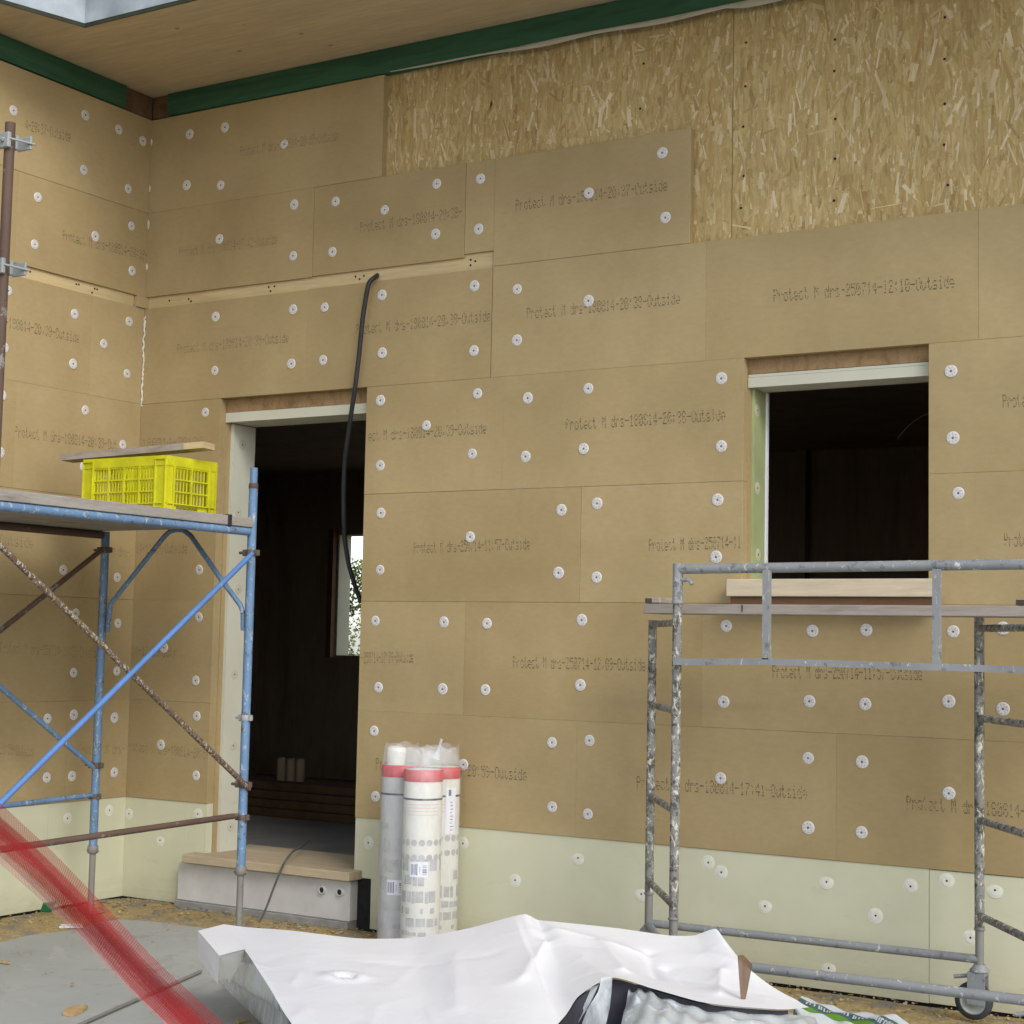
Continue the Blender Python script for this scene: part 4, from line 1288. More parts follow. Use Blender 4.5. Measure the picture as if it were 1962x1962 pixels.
b.beam((4.56, P1[1] - 0.03, 1.553), (P4[0] + 0.1, P4[1] - 0.03, 1.545), 0.026, 0.028)
b.build('mid_rail', M['galv'], grey)
for x in (4.559, 5.299):
    b = MB()
    b.beam((x, P1[1] - 0.028, 1.562), (x, P1[1] - 0.028, 1.945), 0.030, 0.030, (0, 1, 0))
    b.build('guard_baluster', M['galv'], grey)

b = MB()
b.box(3.776, 6.0, -0.50, -0.30, 1.762, 1.808, 0, 0.003)
o = b.build('scaffold_plank', M['oldwood_x'], None, (4.8, -0.40, 1.762))
tag(o, 'long weathered plank laid on the grey scaffold below the window sill', 'plank')
ORG[o.as_pointer()] = Vector(o.location)
b = MB()
b.box(4.28, 4.284, -0.5035, -0.4995, 1.775, 1.806)
b.build('saw_cut', M['hole'], o)
for (x0, x1), lab in (((3.778, 3.862), 'short timber offcut at the left end of the grey scaffold plank'), ((5.515, 5.64), 'short timber offcut at the right edge of the photo on the grey scaffold plank')):
    b = MB()
    b.box(x0 + 0.001, x1, -0.496, -0.30, 1.8095, 1.838, 0, 0.006)
    o = b.build('timber_offcut', M['oldwood_x'], None, ((x0 + x1) / 2, -0.40, 1.8095))
    tag(o, lab, 'offcut', 'timber offcuts on the grey scaffold plank')
    ORG[o.as_pointer()] = Vector(o.location)
    b = MB()
    b.box(x0 + 0.006, x0 + 0.040, -0.4995, -0.4965, 1.813, 1.834)
    b.build('end_grain', M['endgrain'], o)

# ------------------------------------------------------------------ rolls of reinforcing mesh
def cyl_patch(mb, cx, cy, r, a0, a1, z0, z1, m=0, n=6):
    rows = [[(cx + r * math.cos(a0 + (a1 - a0) * k / n), cy + r * math.sin(a0 + (a1 - a0) * k / n), z) for k in range(n + 1)] for z in (z0, z1)]
    mb.grid(rows, m, True)


def cyl_dot(mb, cx, cy, r, a, z, rad, m=0):
    mb.face([(cx + r * math.cos(a + rad / r * math.cos(q)), cy + r * math.sin(a + rad / r * math.cos(q)), z + rad * math.sin(q)) for q in [2 * math.pi * k / 10 for k in range(10)]], m)


def mesh_roll(x, y, top, lab, grey_body, facing, lz, R=0.101):
    t = thing('fabric_roll', lab, 'roll', (x, y, 0.012), 'rolls of reinforcing fabric beside the doorway')
    mb = MB()
    mb.lathe((x, y, 0.012), (0, 0, 1), [(R * 0.97, 0), (R, 0.01), (R, top - 0.022), (R * 0.98, top - 0.014), (0.035, top - 0.014)], 36)
    body = mb.build('roll_body', M['rollgrey' if grey_body else 'rollwhite'], t)
    mb = MB()
    mb.lathe((x, y, top - 0.062), (0, 0, 1), [(R + 0.0010, 0), (R + 0.0022, 0.002), (R + 0.0022, 0.058), (R - 0.004, 0.0615)], 36, 0, True, False)
    mb.build('red_band', M['redtape'], t)
    mb = MB()
    mb.lathe((x, y, top - 0.155), (0, 0, 1), [(R + 0.0009, 0), (R + 0.0014, 0.001), (R + 0.0014, 0.009), (R + 0.0009, 0.010)], 36, 0, True, False)
    mb.build('dark_stripe', M['darkstripe'], t)
    mb = MB()
    for k, z in enumerate((0.178, 0.195, 0.212, 0.23)):
        if not grey_body: cyl_patch(mb, x, y, R + 0.0012, facing - 0.85, facing + 0.9, top - z, top - z + 0.003)
    if mb.f: mb.build('pink_lines', M['pinkline'], t)
    # grey printing that shines through the film
    mb = MB()
    rg = random.Random(int(x * 100))
    if not grey_body:
        for z in (top - 0.37, top - 0.445):
            for k in range(-3, 4): cyl_dot(mb, x, y, R + 0.0012, facing + k * 0.40, z, 0.017)
    rowsz = [(0.50, 0.43), (0.415, 0.36), (0.335, 0.27), (0.255, 0.215), (0.20, 0.15), (0.135, 0.105), (0.06, 0.035)]
    if grey_body: rowsz = [(0.66, 0.62), (0.58, 0.50), (0.47, 0.40), (0.38, 0.31), (0.24, 0.20), (0.14, 0.11)]
    for z1, z0 in rowsz:
        a = facing - 1.2
        while a < facing + 1.2:
            w = rg.uniform(0.14, 0.62)
            if rg.random() < 0.74: cyl_patch(mb, x, y, R + 0.0012, a, a + w * 0.82, z0 + rg.uniform(0, 0.008), z1 - rg.uniform(0, 0.008))
            a += w
    mb.build('film_print', M['print'], t)
    # bar code label
    if lz:
        mb = MB()
        hw = 0.46
        cyl_patch(mb, x, y, R + 0.0022, facing - hw - 0.12, facing + hw - 0.12, lz, lz + 0.078, 0, 8)
        lb = mb.build('label', M['label'], t)
        mb = MB()
        aa = facing - hw - 0.07
        for k in range(9):
            mb2a = aa + k * 0.030
            cyl_patch(mb, x, y, R + 0.0028, mb2a, mb2a + rg.choice((0.010, 0.020)), lz + 0.012, lz + 0.066, 0, 1)
        cyl_patch(mb, x, y, R + 0.0028, facing - 0.24, facing - 0.19, lz + 0.01, lz + 0.068, 0, 1)
        cyl_patch(mb, x, y, R + 0.0028, facing - 0.08, facing - 0.06, lz + 0.02, lz + 0.055, 0, 1)
        for k in range(6):
            z = lz + 0.012 + k * 0.009
            cyl_patch(mb, x, y, R + 0.0028, facing + 0.06, facing + 0.28, z, z + rg.choice((0.003, 0.006)), 0, 2)
        mb.build('bar_code', M['barcode'], lb)
    # excess film gathered above the tape
    mb = MB()
    rows = []
    for k in range(7):
        h = k / 6
        rows.append([(x + (R * (1 - 0.12 * h) + 0.010 * math.sin(j * 2.1 + k) * h) * math.cos(2 * math.pi * j / 20), y + (R * (1 - 0.12 * h) + 0.010 * math.cos(j * 1.7 + k) * h) * math.sin(2 * math.pi * j / 20), top + 0.002 + h * 0.105 + 0.014 * math.sin(j * 1.3) * h) for j in range(20)])
    mb.grid(rows, 0, True, True)
    mb.build('film_end', M['film'], t)
    return t


FACE = math.atan2(-7.51 + 0.3, 7.31 - 2.4)
mesh_roll(2.438, -0.350, 0.948, 'white mesh roll with red band, foremost of the three beside the doorway', False, FACE, 0.405)
mesh_roll(2.232, -0.262, 0.955, 'greyish mesh roll with red band, nearest the doorway', True, FACE, 0.285)
r3_ = mesh_roll(2.398, -0.124, 0.948, 'white mesh roll with red band, rightmost of the three by the wall', False, FACE, 0)
b = MB()
cyl_patch(b, 2.398, -0.124, 0.1035, FACE + 0.25, FACE + 0.85, 0.60, 0.84, 0, 8)
pl_ = b.build('paper_label', M['label'], r3_)
b = MB()
for k in range(9):
    cyl_patch(b, 2.398, -0.124, 0.1042, FACE + 0.52, FACE + 0.66 + 0.05 * math.sin(k * 2.2), 0.62 + k * 0.018, 0.624 + k * 0.018, 0, 2)
cyl_patch(b, 2.398, -0.124, 0.1042, FACE + 0.40, FACE + 0.55, 0.80, 0.832, 0, 2)
b.build('label_lines', M['barcode'], pl_)
# white core and twisted film knot
b = MB()
b.lathe((2.200, -0.262, 0.942), (0, 0, 1), [(0.05, 0), (0.05, 0.10), (0.042, 0.103), (0.042, 0.02)], 20)
o = b.build('core_tube', M['rollwhite'], None, (2.2, -0.262, 0.942))
tag(o, 'short white cardboard tube standing on the leftmost mesh roll', 'tube')
wrap = MB()
hull = []
cents = [(2.232, -0.262), (2.438, -0.350), (2.398, -0.124)]
for k in range(48):
    a = 2 * math.pi * k / 48
    d = Vector((math.cos(a), math.sin(a)))
    best = max(cents, key=lambda c_: c_[0] * d.x + c_[1] * d.y)
    hull.append((best[0] + d.x * 0.1075, best[1] + d.y * 0.1075))
rows = []
for z in (0.016, 0.2, 0.4, 0.6, 0.8, 0.93, 1.0, 1.04):
    sh = 1.0 if z < 0.95 else 1 - (z - 0.95) * 1.6
    cx, cy = 2.36, -0.245
    rows.append([(cx + (hx - cx) * sh, cy + (hy - cy) * sh, z + (0.012 * math.sin(k * 0.9) if z > 0.95 else 0)) for k, (hx, hy) in enumerate(hull)])
wrap.grid(rows, 0, True, True)
o = wrap.build('plastic_wrap', M['film'], None, (2.36, -0.245, 0.016))
tag(o, 'clear shiny film wrapped round the three mesh rolls', 'plastic wrap')
ORG[o.as_pointer()] = Vector(o.location)
b = MB()
b.tube([(2.46, -0.27, 1.0), (2.47, -0.27, 1.035), (2.478, -0.27, 1.055), (2.492, -0.27, 1.10)], [0.03, 0.014, 0.006, 0.010], 8)
b.build('film_knot', M['flapfilm'], o)

# ------------------------------------------------------------------ white sheet over the opened package
def lerp(a, c, t): return tuple(a[i] + (c[i] - a[i]) * t for i in range(3))


def catmull(P, t):
    n = len(P) - 1
    x = t * n
    i = min(int(x), n - 1)
    f = x - i
    p0, p1, p2, p3 = P[max(i - 1, 0)], P[i], P[i + 1], P[min(i + 2, n)]
    k = 0.35
    return tuple((1 - f) * p1[q] + f * p2[q] if False else
                 (2 * f**3 - 3 * f**2 + 1) * p1[q] + (f**3 - 2 * f**2 + f) * k * (p2[q] - p0[q]) + (-2 * f**3 + 3 * f**2) * p2[q] + (f**3 - f**2) * k * (p3[q] - p1[q]) for q in range(3))


_cr = random.Random(31)
FINE = []
for _ in range(70):
    ax, ay = _cr.uniform(3.0, 5.1), _cr.uniform(-3.2, -1.65)
    an = _cr.choice((-0.95, -0.75, -1.2, 0.4, 0.1)) + _cr.gauss(0, 0.25)
    L = _cr.uniform(0.08, 0.5)
    FINE.append(((ax, ay), (ax + L * math.cos(an), ay + L * math.sin(an)), _cr.uniform(-0.003, 0.004), _cr.uniform(0.010, 0.022)))


def creases(x, y):
    s = 0.0
    for (ax, ay), (bx_, by_), h, w in (((4.25, -1.75), (4.55, -2.15), 0.022, 0.035), ((4.05, -1.85), (4.25, -2.35), 0.018, 0.04), ((4.55, -1.8), (4.75, -2.0), -0.016, 0.03), ((4.75, -1.75), (4.9, -2.1), 0.018, 0.04), ((3.7, -1.95), (4.2, -2.7), 0.010, 0.05), ((4.0, -1.72), (4.4, -1.70), 0.012, 0.04), ((3.4, -2.1), (3.9, -2.0), -0.008, 0.05), ((4.4, -1.65), (4.62, -2.02), -0.02, 0.03), ((4.6, -1.55), (5.05, -1.78), 0.012, 0.05)) + tuple(FINE):
        vx, vy = bx_ - ax, by_ - ay
        t = max(0, min(1, ((x - ax) * vx + (y - ay) * vy) / (vx * vx + vy * vy)))
        d = math.hypot(x - ax - t * vx, y - ay - t * vy)
        s += h * math.exp(-d / w)
    d = math.hypot(x - FOIL_DENT[0], y - FOIL_DENT[1])
    s -= 0.022 * math.exp(-(d / 0.035) ** 2) - 0.012 * math.exp(-((d - 0.06) / 0.03) ** 2)
    return s * 1.15


sheet = thing('cover_sheet', 'bright white crumpled sheet draped over the package in the foreground', 'sheet', (3.9, -2.4, 0.3))
NU, NV = 230, 84
rows = []
for i in range(NU + 1):
    t = i / NU
    pb, pf = catmull(FOIL_BACK, t), catmull(FOIL_FRONT, t)
    row = []
    for j in range(NV + 1):
        s = j / NV
        p = lerp(pb, pf, s)
        w = math.sin(math.pi * s) ** 0.6 if 0 < s < 1 else 0
        sag = -0.03 * math.sin(math.pi * s) * (1 if t > 0.45 else 0.3)
        row.append((p[0], p[1], p[2] + (creases(p[0], p[1])) * w + sag))
    rows.append(row)
b = MB()
b.grid(rows, 0, True)
# turned-down hem along the back and the right edge
hem = [[p, (p[0] - 0.015, p[1] + 0.03, p[2] - 0.05), (p[0] - 0.02, p[1] + 0.03, p[2] - 0.16)] for p in [r[0] for r in rows]]
b.grid([[h[k] for h in hem] for k in range(3)], 0, True)
b.build('sheet_top', M['foil'], sheet)
b = MB()
F0, F1, F2, F3 = [Vector(p) for p in FLAP]
b.face([F0 + Vector((0, 0, 0.002)), F3 + Vector((0, 0, 0.002)), F2 + Vector((0, 0, 0.001)), F1 + Vector((0, 0, 0.001))])
dn = Vector((0, 0, -0.115))
b.face([F0, F0 + dn + Vector((0.0, 0.01, 0)), F3 + dn * 0.95, F3])
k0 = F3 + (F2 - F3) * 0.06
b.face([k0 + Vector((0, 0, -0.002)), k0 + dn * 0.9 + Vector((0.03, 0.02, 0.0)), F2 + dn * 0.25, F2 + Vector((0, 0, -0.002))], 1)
b.face([F1, F1 + dn, F0 + dn + Vector((0.0, 0.01, 0)), F0])
b.build('box_corner', [M['foil'], M['shadecard']], sheet)

pack = thing('insulation_package', 'film wrapped package lying under the white sheet', 'package', (3.9, -2.4, 0.0))
PBs = [Vector(p) for p in PACK_BASE]
tops = [Vector(FOIL_FRONT[k]) for k in (0, 1, 2, 3)]
rows = []
rg = random.Random(9)
for i in range(31):
    t = i / 30
    q = Vector(catmull([tuple(p) for p in tops], t)) + Vector((0.02, 0.02, -0.012))
    g_ = Vector(catmull([tuple(p) for p in PBs], t)) + Vector((0, 0, 0.004))
    row = []
    for j in range(13):
        s = j / 12
        p = q.lerp(g_, s)
        p += Vector((0.012, 0.012, 0.02)) * math.sin(s * 7 + t * 9) * math.sin(math.pi * s) + Vector((0.02, -0.02, 0)) * math.sin(t * 21 + s * 3) * 0.4 * math.sin(math.pi * s)
        row.append(tuple(p))
    rows.append(row)
b = MB()
b.grid(rows, 0, True)
b.build('film_side', M['flapfilm'], pack)
# the stack of slabs inside
for k in range(3):
    b = MB()
    z0 = 0.01 + k * 0.098
    c0 = [(3.08, -2.22), (3.42, -1.95), (4.92, -1.86), (4.72, -2.30), (4.55, -3.15), (4.0, -3.15)]
    c0 = [(x + 0.012 * k, y - 0.006 * k) for x, y in c0]
    b.face([(x, y, z0 + 0.094) for x, y in c0][::-1])
    b.face([(x, y, z0) for x, y in c0])
    for i in range(len(c0)):
        (x0, y0), (x1, y1) = c0[i], c0[(i + 1) % len(c0)]
        b.face([(x0, y0, z0), (x0, y0, z0 + 0.094), (x1, y1, z0 + 0.094), (x1, y1, z0)])
    b.build('slab', M['dkpack'], pack)
b = MB()
c0 = [(4.2, -2.0), (4.62, -1.93), (4.86, -2.06), (4.62, -2.18), (4.47, -2.28)]
b.face([(x, y, 0.350) for x, y in c0][::-1])
b.face([(x, y, 0.303) for x, y in c0])
for i in range(len(c0)):
    (x0, y0), (x1, y1) = c0[i], c0[(i + 1) % len(c0)]
    b.face([(x0, y0, 0.303), (x0, y0, 0.350), (x1, y1, 0.350), (x1, y1, 0.303)])
b.build('slab', M['dkpack'], pack)


def ribbon(pts_top, pts_bot, name, mat, parent, n=8, wob=0.006, seed=1):
    mb = MB()
    rg_ = random.Random(seed)
    rows_ = []
    for j in range(n + 1):
        t_ = j / n
        row_ = []
        for p, q in zip(pts_top, pts_bot):
            v = Vector(p).lerp(Vector(q), t_)
            row_.append(tuple(v + Vector((rg_.uniform(-wob, wob), rg_.uniform(-wob, wob), rg_.uniform(-wob, wob))) * math.sin(math.pi * t_)))
        rows_.append(row_)
    mb.grid(rows_, 0, True)
    return mb.build(name, mat, parent)


# torn film hanging from the open front of the package
def ff(t): return Vector(catmull(FOIL_FRONT, t))
camv = Vector((0.42, -0.80, 0)).normalized()
def flapline(t0, t1, n, drop=0.0, outw=0.03):
    return [tuple(ff(t0 + (t1 - t0) * k / n) + camv * outw + Vector((0, 0, -drop))) for k in range(n + 1)]
gap_shade = [[tuple(ff(0.44 + 0.5 * k / 30) - camv * 0.035 + Vector((0, 0, -0.012 - 0.2 * j))) for k in range(31)] for j in range(2)]  # added dark sheet, stands in for the shade under the cover's edge
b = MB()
b.grid(gap_shade, 0, True)
b.build('gap_shade_sheet', M['dkpack'], pack)
for k, fl in enumerate(FLAPS):
    b = MB()
    nseg = 16
    rows = []
    for i in range(nseg + 1):
        t = i / nseg
        a, c_ = Vector(catmull([r[0] for r in fl], t)), Vector(catmull([r[1] for r in fl], t))
        rows.append([tuple(a.lerp(c_, s / 5) + camv * (0.008 * math.sin(s * 2.1 + t * 6 + k) * t)) for s in range(6)])
    b.grid(rows, 0, True)
    b.build('torn_film', M['flapfilm'], pack)
b = MB()
rg = random.Random(17)
rows = []
for i in range(25):
    t = i / 24
    cur = [catmull([r[q] for r in GREYFILM], t) for q in range(10)]
    rows.append([tuple(Vector(catmull(cur, j / 60)) + Vector((0, 0, 1)) * (0.006 * math.sin(j * 0.8 + i * 0.5) + 0.005 * math.sin(j * 0.37 - i * 0.9) + rg.uniform(-0.0015, 0.0015)) * min(1, i / 4)) for j in range(61)])
b.grid(rows, 0, True)
b.build('loose_film', M['greyfilm'], pack)

# brown tape stuck up from the sheet
tp = [Vector(p) for p in TAPE]
base = (tp[2] + tp[3]) / 2
b = MB()
up = Vector((0, 0, 1))
rgt = Vector((0.85, 0.52, 0))
rows = []
for k in range(9):
    h = k / 8
    w = 0.009 + 0.017 * h
    cc = Vector((4.985, -2.085, 0.392)) + up * 0.150 * h + rgt * 0.004 * h
    rows.append([tuple(cc - rgt * w + camv * 0.010 * h), tuple(cc - rgt * w * 0.2 - camv * 0.012 * h), tuple(cc + rgt * w + camv * 0.014 * h + up * (-0.028 * h))])
b.grid(rows, 0, True)
o = b.build('tape_scrap', M['browntape'], None, (4.985, -2.085, 0.392))
tag(o, 'strip of brown packing tape sticking up from the white sheet', 'tape')

# ------------------------------------------------------------------ bag of mortar beside the package
bag = thing('mortar_bag', 'crumpled white bag with green printing lying right of the white sheet', 'bag', (5.2, -1.6, 0.0))
def bagc(i, t): return Vector(catmull(BAG[i], t))
def bagp(r, t):
    i = min(int(r), 3)
    f = r - i
    v = bagc(i, t).lerp(bagc(i + 1, t), f)
    return v + Vector((0, 0, 1)) * (0.006 * math.sin(t * 26 + r * 2.0) * math.sin(math.pi * t))
N_ = 48
b = MB()
for r0, r1, m_ in ((0, 1, 0), (1, 2, 1), (2, 3, 2), (3, 4, 0)):
    b.grid([[tuple(bagp(r0 + (r1 - r0) * j / 5, i / N_)) for i in range(N_ + 1)] for j in range(6)], m_, True)
def skirt(pts, dx, dy):
    b.grid([[tuple(p) for p in pts], [(p.x + dx, p.y + dy, p.z * 0.5) for p in pts], [(p.x, p.y, 0.004) for p in pts]], 0, True)
skirt([bagp(0, i / N_) for i in range(N_ + 1)], -0.01, 0.03)
skirt([bagp(4, i / N_) for i in range(N_ + 1)], 0.01, -0.03)
skirt([bagp(j / 3, 1.0) for j in range(13)], 0.03, 0.0)
skirt([bagp(j / 3, 0.0) for j in range(13)], -0.01, 0.0)
body_ = b.build('bag_body', [M['bagpaper'], M['dkgreen'], M['lime']], bag)
# white lettering strokes on the dark band
b = MB()
def stroke(t0, r0, t1, r1, w):
    a, c_ = bagp(r0, t0), bagp(r1, t1)
    d = (c_ - a)
    s_ = d.cross(Vector((0, 0, 1))).normalized() * w
    u_ = Vector((0, 0, 0.004))
    b.face([tuple(a - s_ + u_), tuple(c_ - s_ + u_), tuple(c_ + s_ + u_), tuple(a + s_ + u_)])
rg = random.Random(4)
t = 0.10
while t < 0.80:
    w = rg.choice((0.018, 0.026, 0.03))
    r_a, r_b = 1.30, 1.78
    stroke(t, r_a, t + 0.012, r_b, 0.0030)
    kind = rg.random()
    if kind < 0.4: stroke(t + 0.004, r_a, t + w, r_a + 0.10, 0.0030)
    elif kind < 0.75:
        stroke(t + w, r_a, t + w + 0.010, r_b, 0.0030)
        stroke(t + 0.012, r_b, t + w + 0.010, r_b - 0.04, 0.0028)
    else:
        stroke(t + w, r_a, t + w + 0.010, r_b, 0.0030)
        stroke(t, r_a, t + w, r_a + 0.03, 0.0028)
    t += w + 0.022
for k in range(10):
    a0, a1 = 2 * math.pi * k / 10, 2 * math.pi * (k + 1) / 10
    stroke(0.855 + 0.018 * math.cos(a0), 1.55 + 0.26 * math.sin(a0), 0.855 + 0.018 * math.cos(a1), 1.55 + 0.26 * math.sin(a1), 0.0035)
stroke(0.895, 1.3, 0.90, 1.8, 0.004)
b.build('bag_lettering', M['bagpaper'], body_)

# ------------------------------------------------------------------ red net ribbon in front
def net_material(name, col, lo, hi):
    m = Mat(name, 0.85, 0.1)
    uv = m.tc.outputs['UV']
    sp = m.n('ShaderNodeSeparateXYZ')
    m.lk(uv, sp.inputs[0])
    def wave(o, f):
        a = m.n('ShaderNodeMath', operation='MULTIPLY')
        m.lk(o, a.inputs[0]); a.inputs[1].default_value = f
        s_ = m.n('ShaderNodeMath', operation='SINE')
        m.lk(a.outputs[0], s_.inputs[0])
        ab = m.n('ShaderNodeMath', operation='ABSOLUTE')
        m.lk(s_.outputs[0], ab.inputs[0])
        return ab.outputs[0]
    mx = m.n('ShaderNodeMath', operation='MAXIMUM')
    m.lk(wave(sp.outputs[0], math.pi * 190), mx.inputs[0])
    m.lk(wave(sp.outputs[1], math.pi * 30), mx.inputs[1])
    al = m.ramp(mx.outputs[0], [(0.72, (lo, lo, lo)), (0.95, (hi, hi, hi))])
    m.lk(al, m.p.inputs['Alpha'])
    m.base(m.ramp(m.noise(9, 4), [(0.3, tuple(x * 0.8 for x in col)), (0.7, tuple(x * 1.15 for x in col))]))
    return m.mat


NM = [net_material('red_net', (0.33, 0.022, 0.025), 0.20, 0.62), net_material('pale_net_edge', (0.52, 0.22, 0.20), 0.08, 0.70)]
net = thing('net_ribbon', 'red see-through mesh ribbon slanting across the lower left foreground', 'ribbon', NET[3][0])


def net_layer(s0, s1, off, name, mi=0, ph=0.0):
    NL = 60
    me_v, me_f, uvs = [], [], []
    A_ = [p[0] for p in NET]
    B_ = [p[1] for p in NET]
    W = 7
    for i in range(NL + 1):
        t = i / NL
        a, c_ = Vector(catmull(A_, t)), Vector(catmull(B_, t))
        for j in range(W + 1):
            s = (s0 + 0.035 * math.sin(t * 5 + ph)) + (s1 - s0 + 0.05 * math.sin(t * 3.3 + 2 * ph)) * j / W
            wv = 0.006 * math.sin(t * 11 + s * 5 + off * 40) 
            me_v.append(a.lerp(c_, s) + Vector((0.5, -0.8, 0.3)) * (off + wv * (0.5 + s)))
            uvs.append((t, (j / W)))
    for i in range(NL):
        for j in range(W):
            k = i * (W + 1) + j
            me_f.append((k, k + 1, k + W + 2, k + W + 1))
    org = ORG[net.as_pointer()]
    me = bpy.data.meshes.new(name)
    me.from_pydata([tuple(v - org) for v in me_v], [], me_f)
    ul = me.uv_layers.new(name='UVMap')
    for lp in me.loops: ul.data[lp.index].uv = uvs[lp.vertex_index]
    me.materials.append(NM[mi])
    for p in me.polygons: p.use_smooth = True
    o = bpy.data.objects.new(name, me)
    scene.collection.objects.link(o)
    o.parent = net
    ORG[o.as_pointer()] = org


net_layer(0.02, 0.90, 0.0, 'net_layer')
net_layer(0.24, 0.60, 0.008, 'net_fold', 0, 1.0)
net_layer(0.30, 0.62, 0.014, 'net_fold', 0, 2.2)
net_layer(0.38, 0.72, 0.017, 'net_fold', 0, 0.3)
net_layer(0.48, 0.84, 0.020, 'net_fold', 0, 3.1)
net_layer(0.82, 1.0, 0.005, 'net_selvedge', 1, 0.4)

# ------------------------------------------------------------------ cables
b = MB()
b.tube([catmull(CABLE, k / 60) for k in range(61)], 0.0135, 12)
o = b.build('cable', M['black'], None, CABLE[0])
tag(o, 'thick black cable hanging from the timber band across the doorway', 'cable')
b = MB()
b.tube([catmull(THIN, k / 40) for k in range(41)], 0.0065, 8)
o = b.build('cord', M['greycord'], None, THIN[-1])
tag(o, 'thin dark cord running over the door threshold down to the ground', 'cord')
b = MB()
b.tube([catmull(WIRE, k / 16) for k in range(17)], 0.004, 6)
o = b.build('wire', M['galv'], None, WIRE[0])
tag(o, 'faint grey wire hanging in the dark behind the window', 'wire')

# ------------------------------------------------------------------ things lying on the terrace
b = MB()
b.tube(ROD, 0.008, 8)
o = b.build('metal_rod', M['jack'], None, ROD[1])
tag(o, 'thin dark rod lying on the concrete behind the red ribbon', 'rod')
b = MB()
g4 = [Vector(p) + Vector((0.01, 0.0, 0.03)) for p in GREEN]
n_ = (g4[1] - g4[0]).cross(g4[2] - g4[0]).normalized() * 0.004
b.face([tuple(p + n_) for p in g4])
b.face([tuple(p - n_) for p in g4][::-1])
for i in range(4): b.face([tuple(g4[i] + n_), tuple(g4[i] - n_), tuple(g4[(i + 1) % 4] - n_), tuple(g4[(i + 1) % 4] + n_)])
o = b.build('plastic_scrap', M['scrapgreen'], None, tuple(g4[0]))
tag(o, 'torn green scrap leaning at the foot of the side wall', 'scrap')
b = MB()
s4 = [Vector(p) for p in STRIP]
b.face([tuple(p + Vector((0, 0, 0.008))) for p in s4])
b.face([tuple(p) for p in s4][::-1])
for i in range(4): b.face([tuple(s4[i]), tuple(s4[(i + 1) % 4]), tuple(s4[(i + 1) % 4] + Vector((0, 0, 0.008))), tuple(s4[i] + Vector((0, 0, 0.008)))])
o = b.build('paper_strip', M['paper'], None, tuple(s4[0]))
tag(o, 'thin white strip lying on the ground beside the red ribbon', 'scrap')
b = MB()
cx, cy = CHIP[0], CHIP[1]
rgt2 = Vector((0.85, 0.52, 0))
fw2 = Vector((-0.52, 0.85, 0))
pt = [Vector((cx, cy, 0)) + rgt2 * u + fw2 * v for u, v in ((-0.03, -0.07), (0.02, -0.09), (0.038, -0.01), (0.04, 0.07), (-0.02, 0.06), (-0.035, 0.0))]
b.face([(p.x, p.y, 0.016) for p in pt])
for i in range(6):
    p, q = pt[i], pt[(i + 1) % 6]
    b.face([(p.x, p.y, 0.001), (q.x, q.y, 0.001), (q.x, q.y, 0.016), (p.x, p.y, 0.016)])
o = b.build('wood_scrap', M['chip'], None, (cx, cy, 0))
tag(o, 'pale wood scrap on the concrete at the lower left', 'scrap')
for (p, q), lab in (((STICK[0], STICK[1]), 'small brown stick on the concrete at the left edge'), ((STICK[2], STICK[3]), 'small pale stick on the concrete below the package corner')):
    b = MB()
    b.beam(p, q, 0.014, 0.010)
    o = b.build('stick', M['chip'], None, p)
    tag(o, lab, 'stick', 'sticks on the concrete')
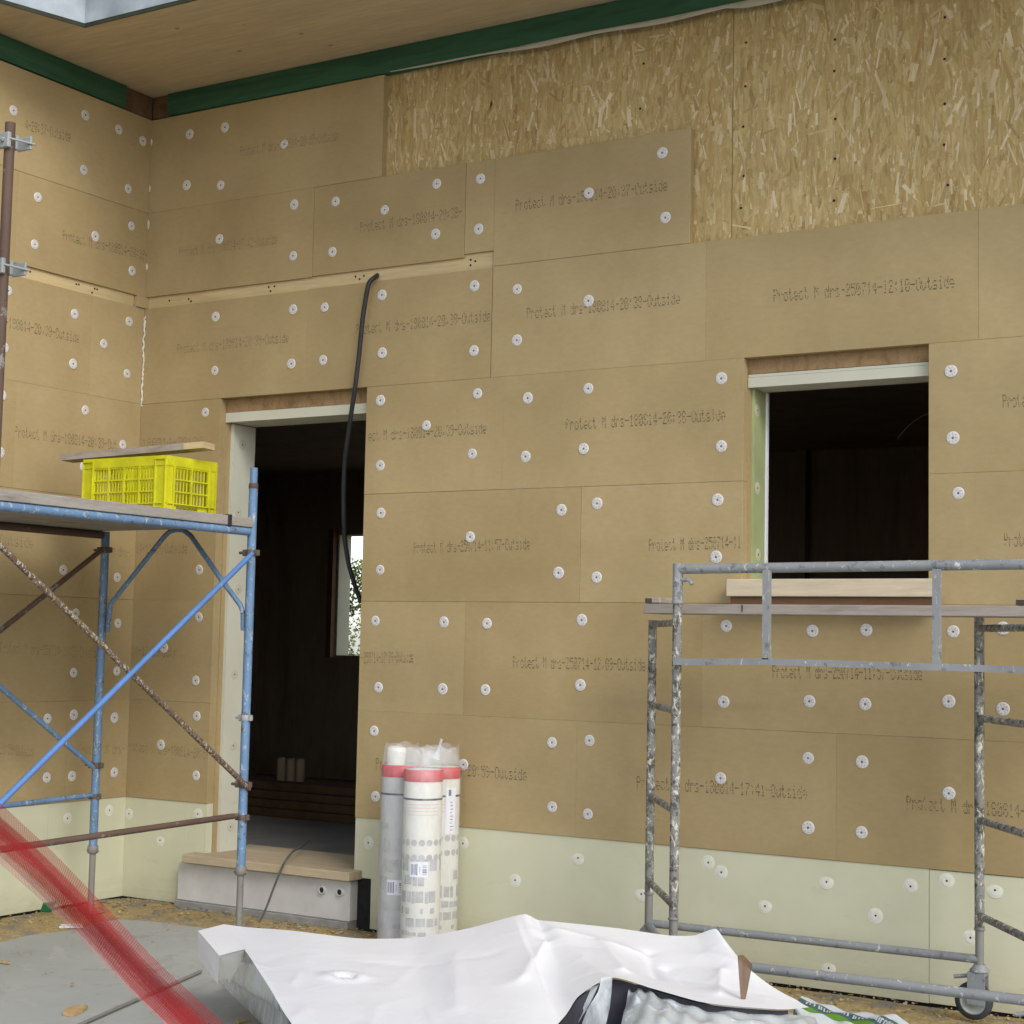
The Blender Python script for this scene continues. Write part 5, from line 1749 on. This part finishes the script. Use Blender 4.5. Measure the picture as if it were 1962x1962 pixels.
# boards and tins inside the doorway, barely seen
for k in range(4):
    b = MB()
    b.box(-1.3, 0.95, 2.05 + 0.02 * k, 2.45 + 0.02 * k, 0.302 + k * 0.062, 0.36 + k * 0.062, 0, 0.003)
    o = b.build('stacked_board', M['core'], None, (-0.2, 2.25, 0.302 + k * 0.062))
    tag(o, ('lowest', 'second lowest', 'second highest', 'topmost')[k] + ' board of the low stack in the dark doorway', 'board', 'boards stacked inside the doorway')
for k in range(3):
    b = MB()
    b.lathe((-0.62 + 0.09 * k, 2.25, 0.55), (0, 0, 1), [(0.035, 0), (0.037, 0.004), (0.037, 0.15), (0.030, 0.165), (0.012, 0.17)], 14)
    o = b.build('cartridge', M['inner'], None, (-0.62 + 0.09 * k, 2.25, 0.55))
    tag(o, ('left', 'middle', 'right')[k] + ' one of three cartridges standing on the boards in the dark doorway', 'cartridge', 'cartridges inside the doorway')

# ------------------------------------------------------------------ tree seen through the far window
tree = thing('tree', 'leafy tree outside, seen through the far window of the dark room', 'tree', (-7.3, 12.0, -0.06))
b = MB()
b.tube([(-6.3, 12.4, -0.1), (-6.3, 12.4, 1.2), (-6.4, 12.3, 2.4), (-6.5, 12.3, 3.4)], [0.13, 0.11, 0.08, 0.04], 10)
for k in range(7):
    a = k * 0.9
    z = 0.7 + k * 0.35
    b.tube([(-6.35, 12.4, z), (-6.35 + math.cos(a) * 0.5, 12.4 + math.sin(a) * 0.5, z + 0.35), (-6.35 + math.cos(a) * 1.0, 12.4 + math.sin(a) * 0.9, z + 0.5)], [0.04, 0.025, 0.01], 6)
b.build('trunk', M['endgrain'], tree)
lm = Mat('leaves', 0.6, 0.3)
gi = lm.n('ShaderNodeNewGeometry')
lm.base(lm.ramp(gi.outputs['Random Per Island'], [(0.0, (0.05, 0.085, 0.02)), (0.5, (0.10, 0.16, 0.035)), (0.85, (0.18, 0.22, 0.05)), (1.0, (0.26, 0.22, 0.06))]))
b = MB()
rg = random.Random(21)
cl = [(-6.9 + rg.gauss(0, 0.75), 12.2 + rg.gauss(0, 0.5), 0.7 + 1.95 * rg.random() ** 1.4, rg.uniform(0.12, 0.34)) for _ in range(46)]
for _ in range(6500):
    c_ = rg.choice(cl)
    v = Vector((rg.gauss(0, 1), rg.gauss(0, 1), rg.gauss(0, 1))).normalized() * c_[3] * rg.random() ** 0.4
    p = Vector(c_[:3]) + v
    e1 = Vector((rg.gauss(0, 1), rg.gauss(0, 1), rg.gauss(0, 1))).normalized()
    e2 = e1.cross(Vector((rg.gauss(0, 1), rg.gauss(0, 1), rg.gauss(0, 1)))).normalized()
    s = rg.uniform(0.022, 0.045)
    b.face([p - e1 * s, p + e2 * s * 0.5, p + e1 * s, p - e2 * s * 0.5])
b.build('crown', lm.mat, tree)
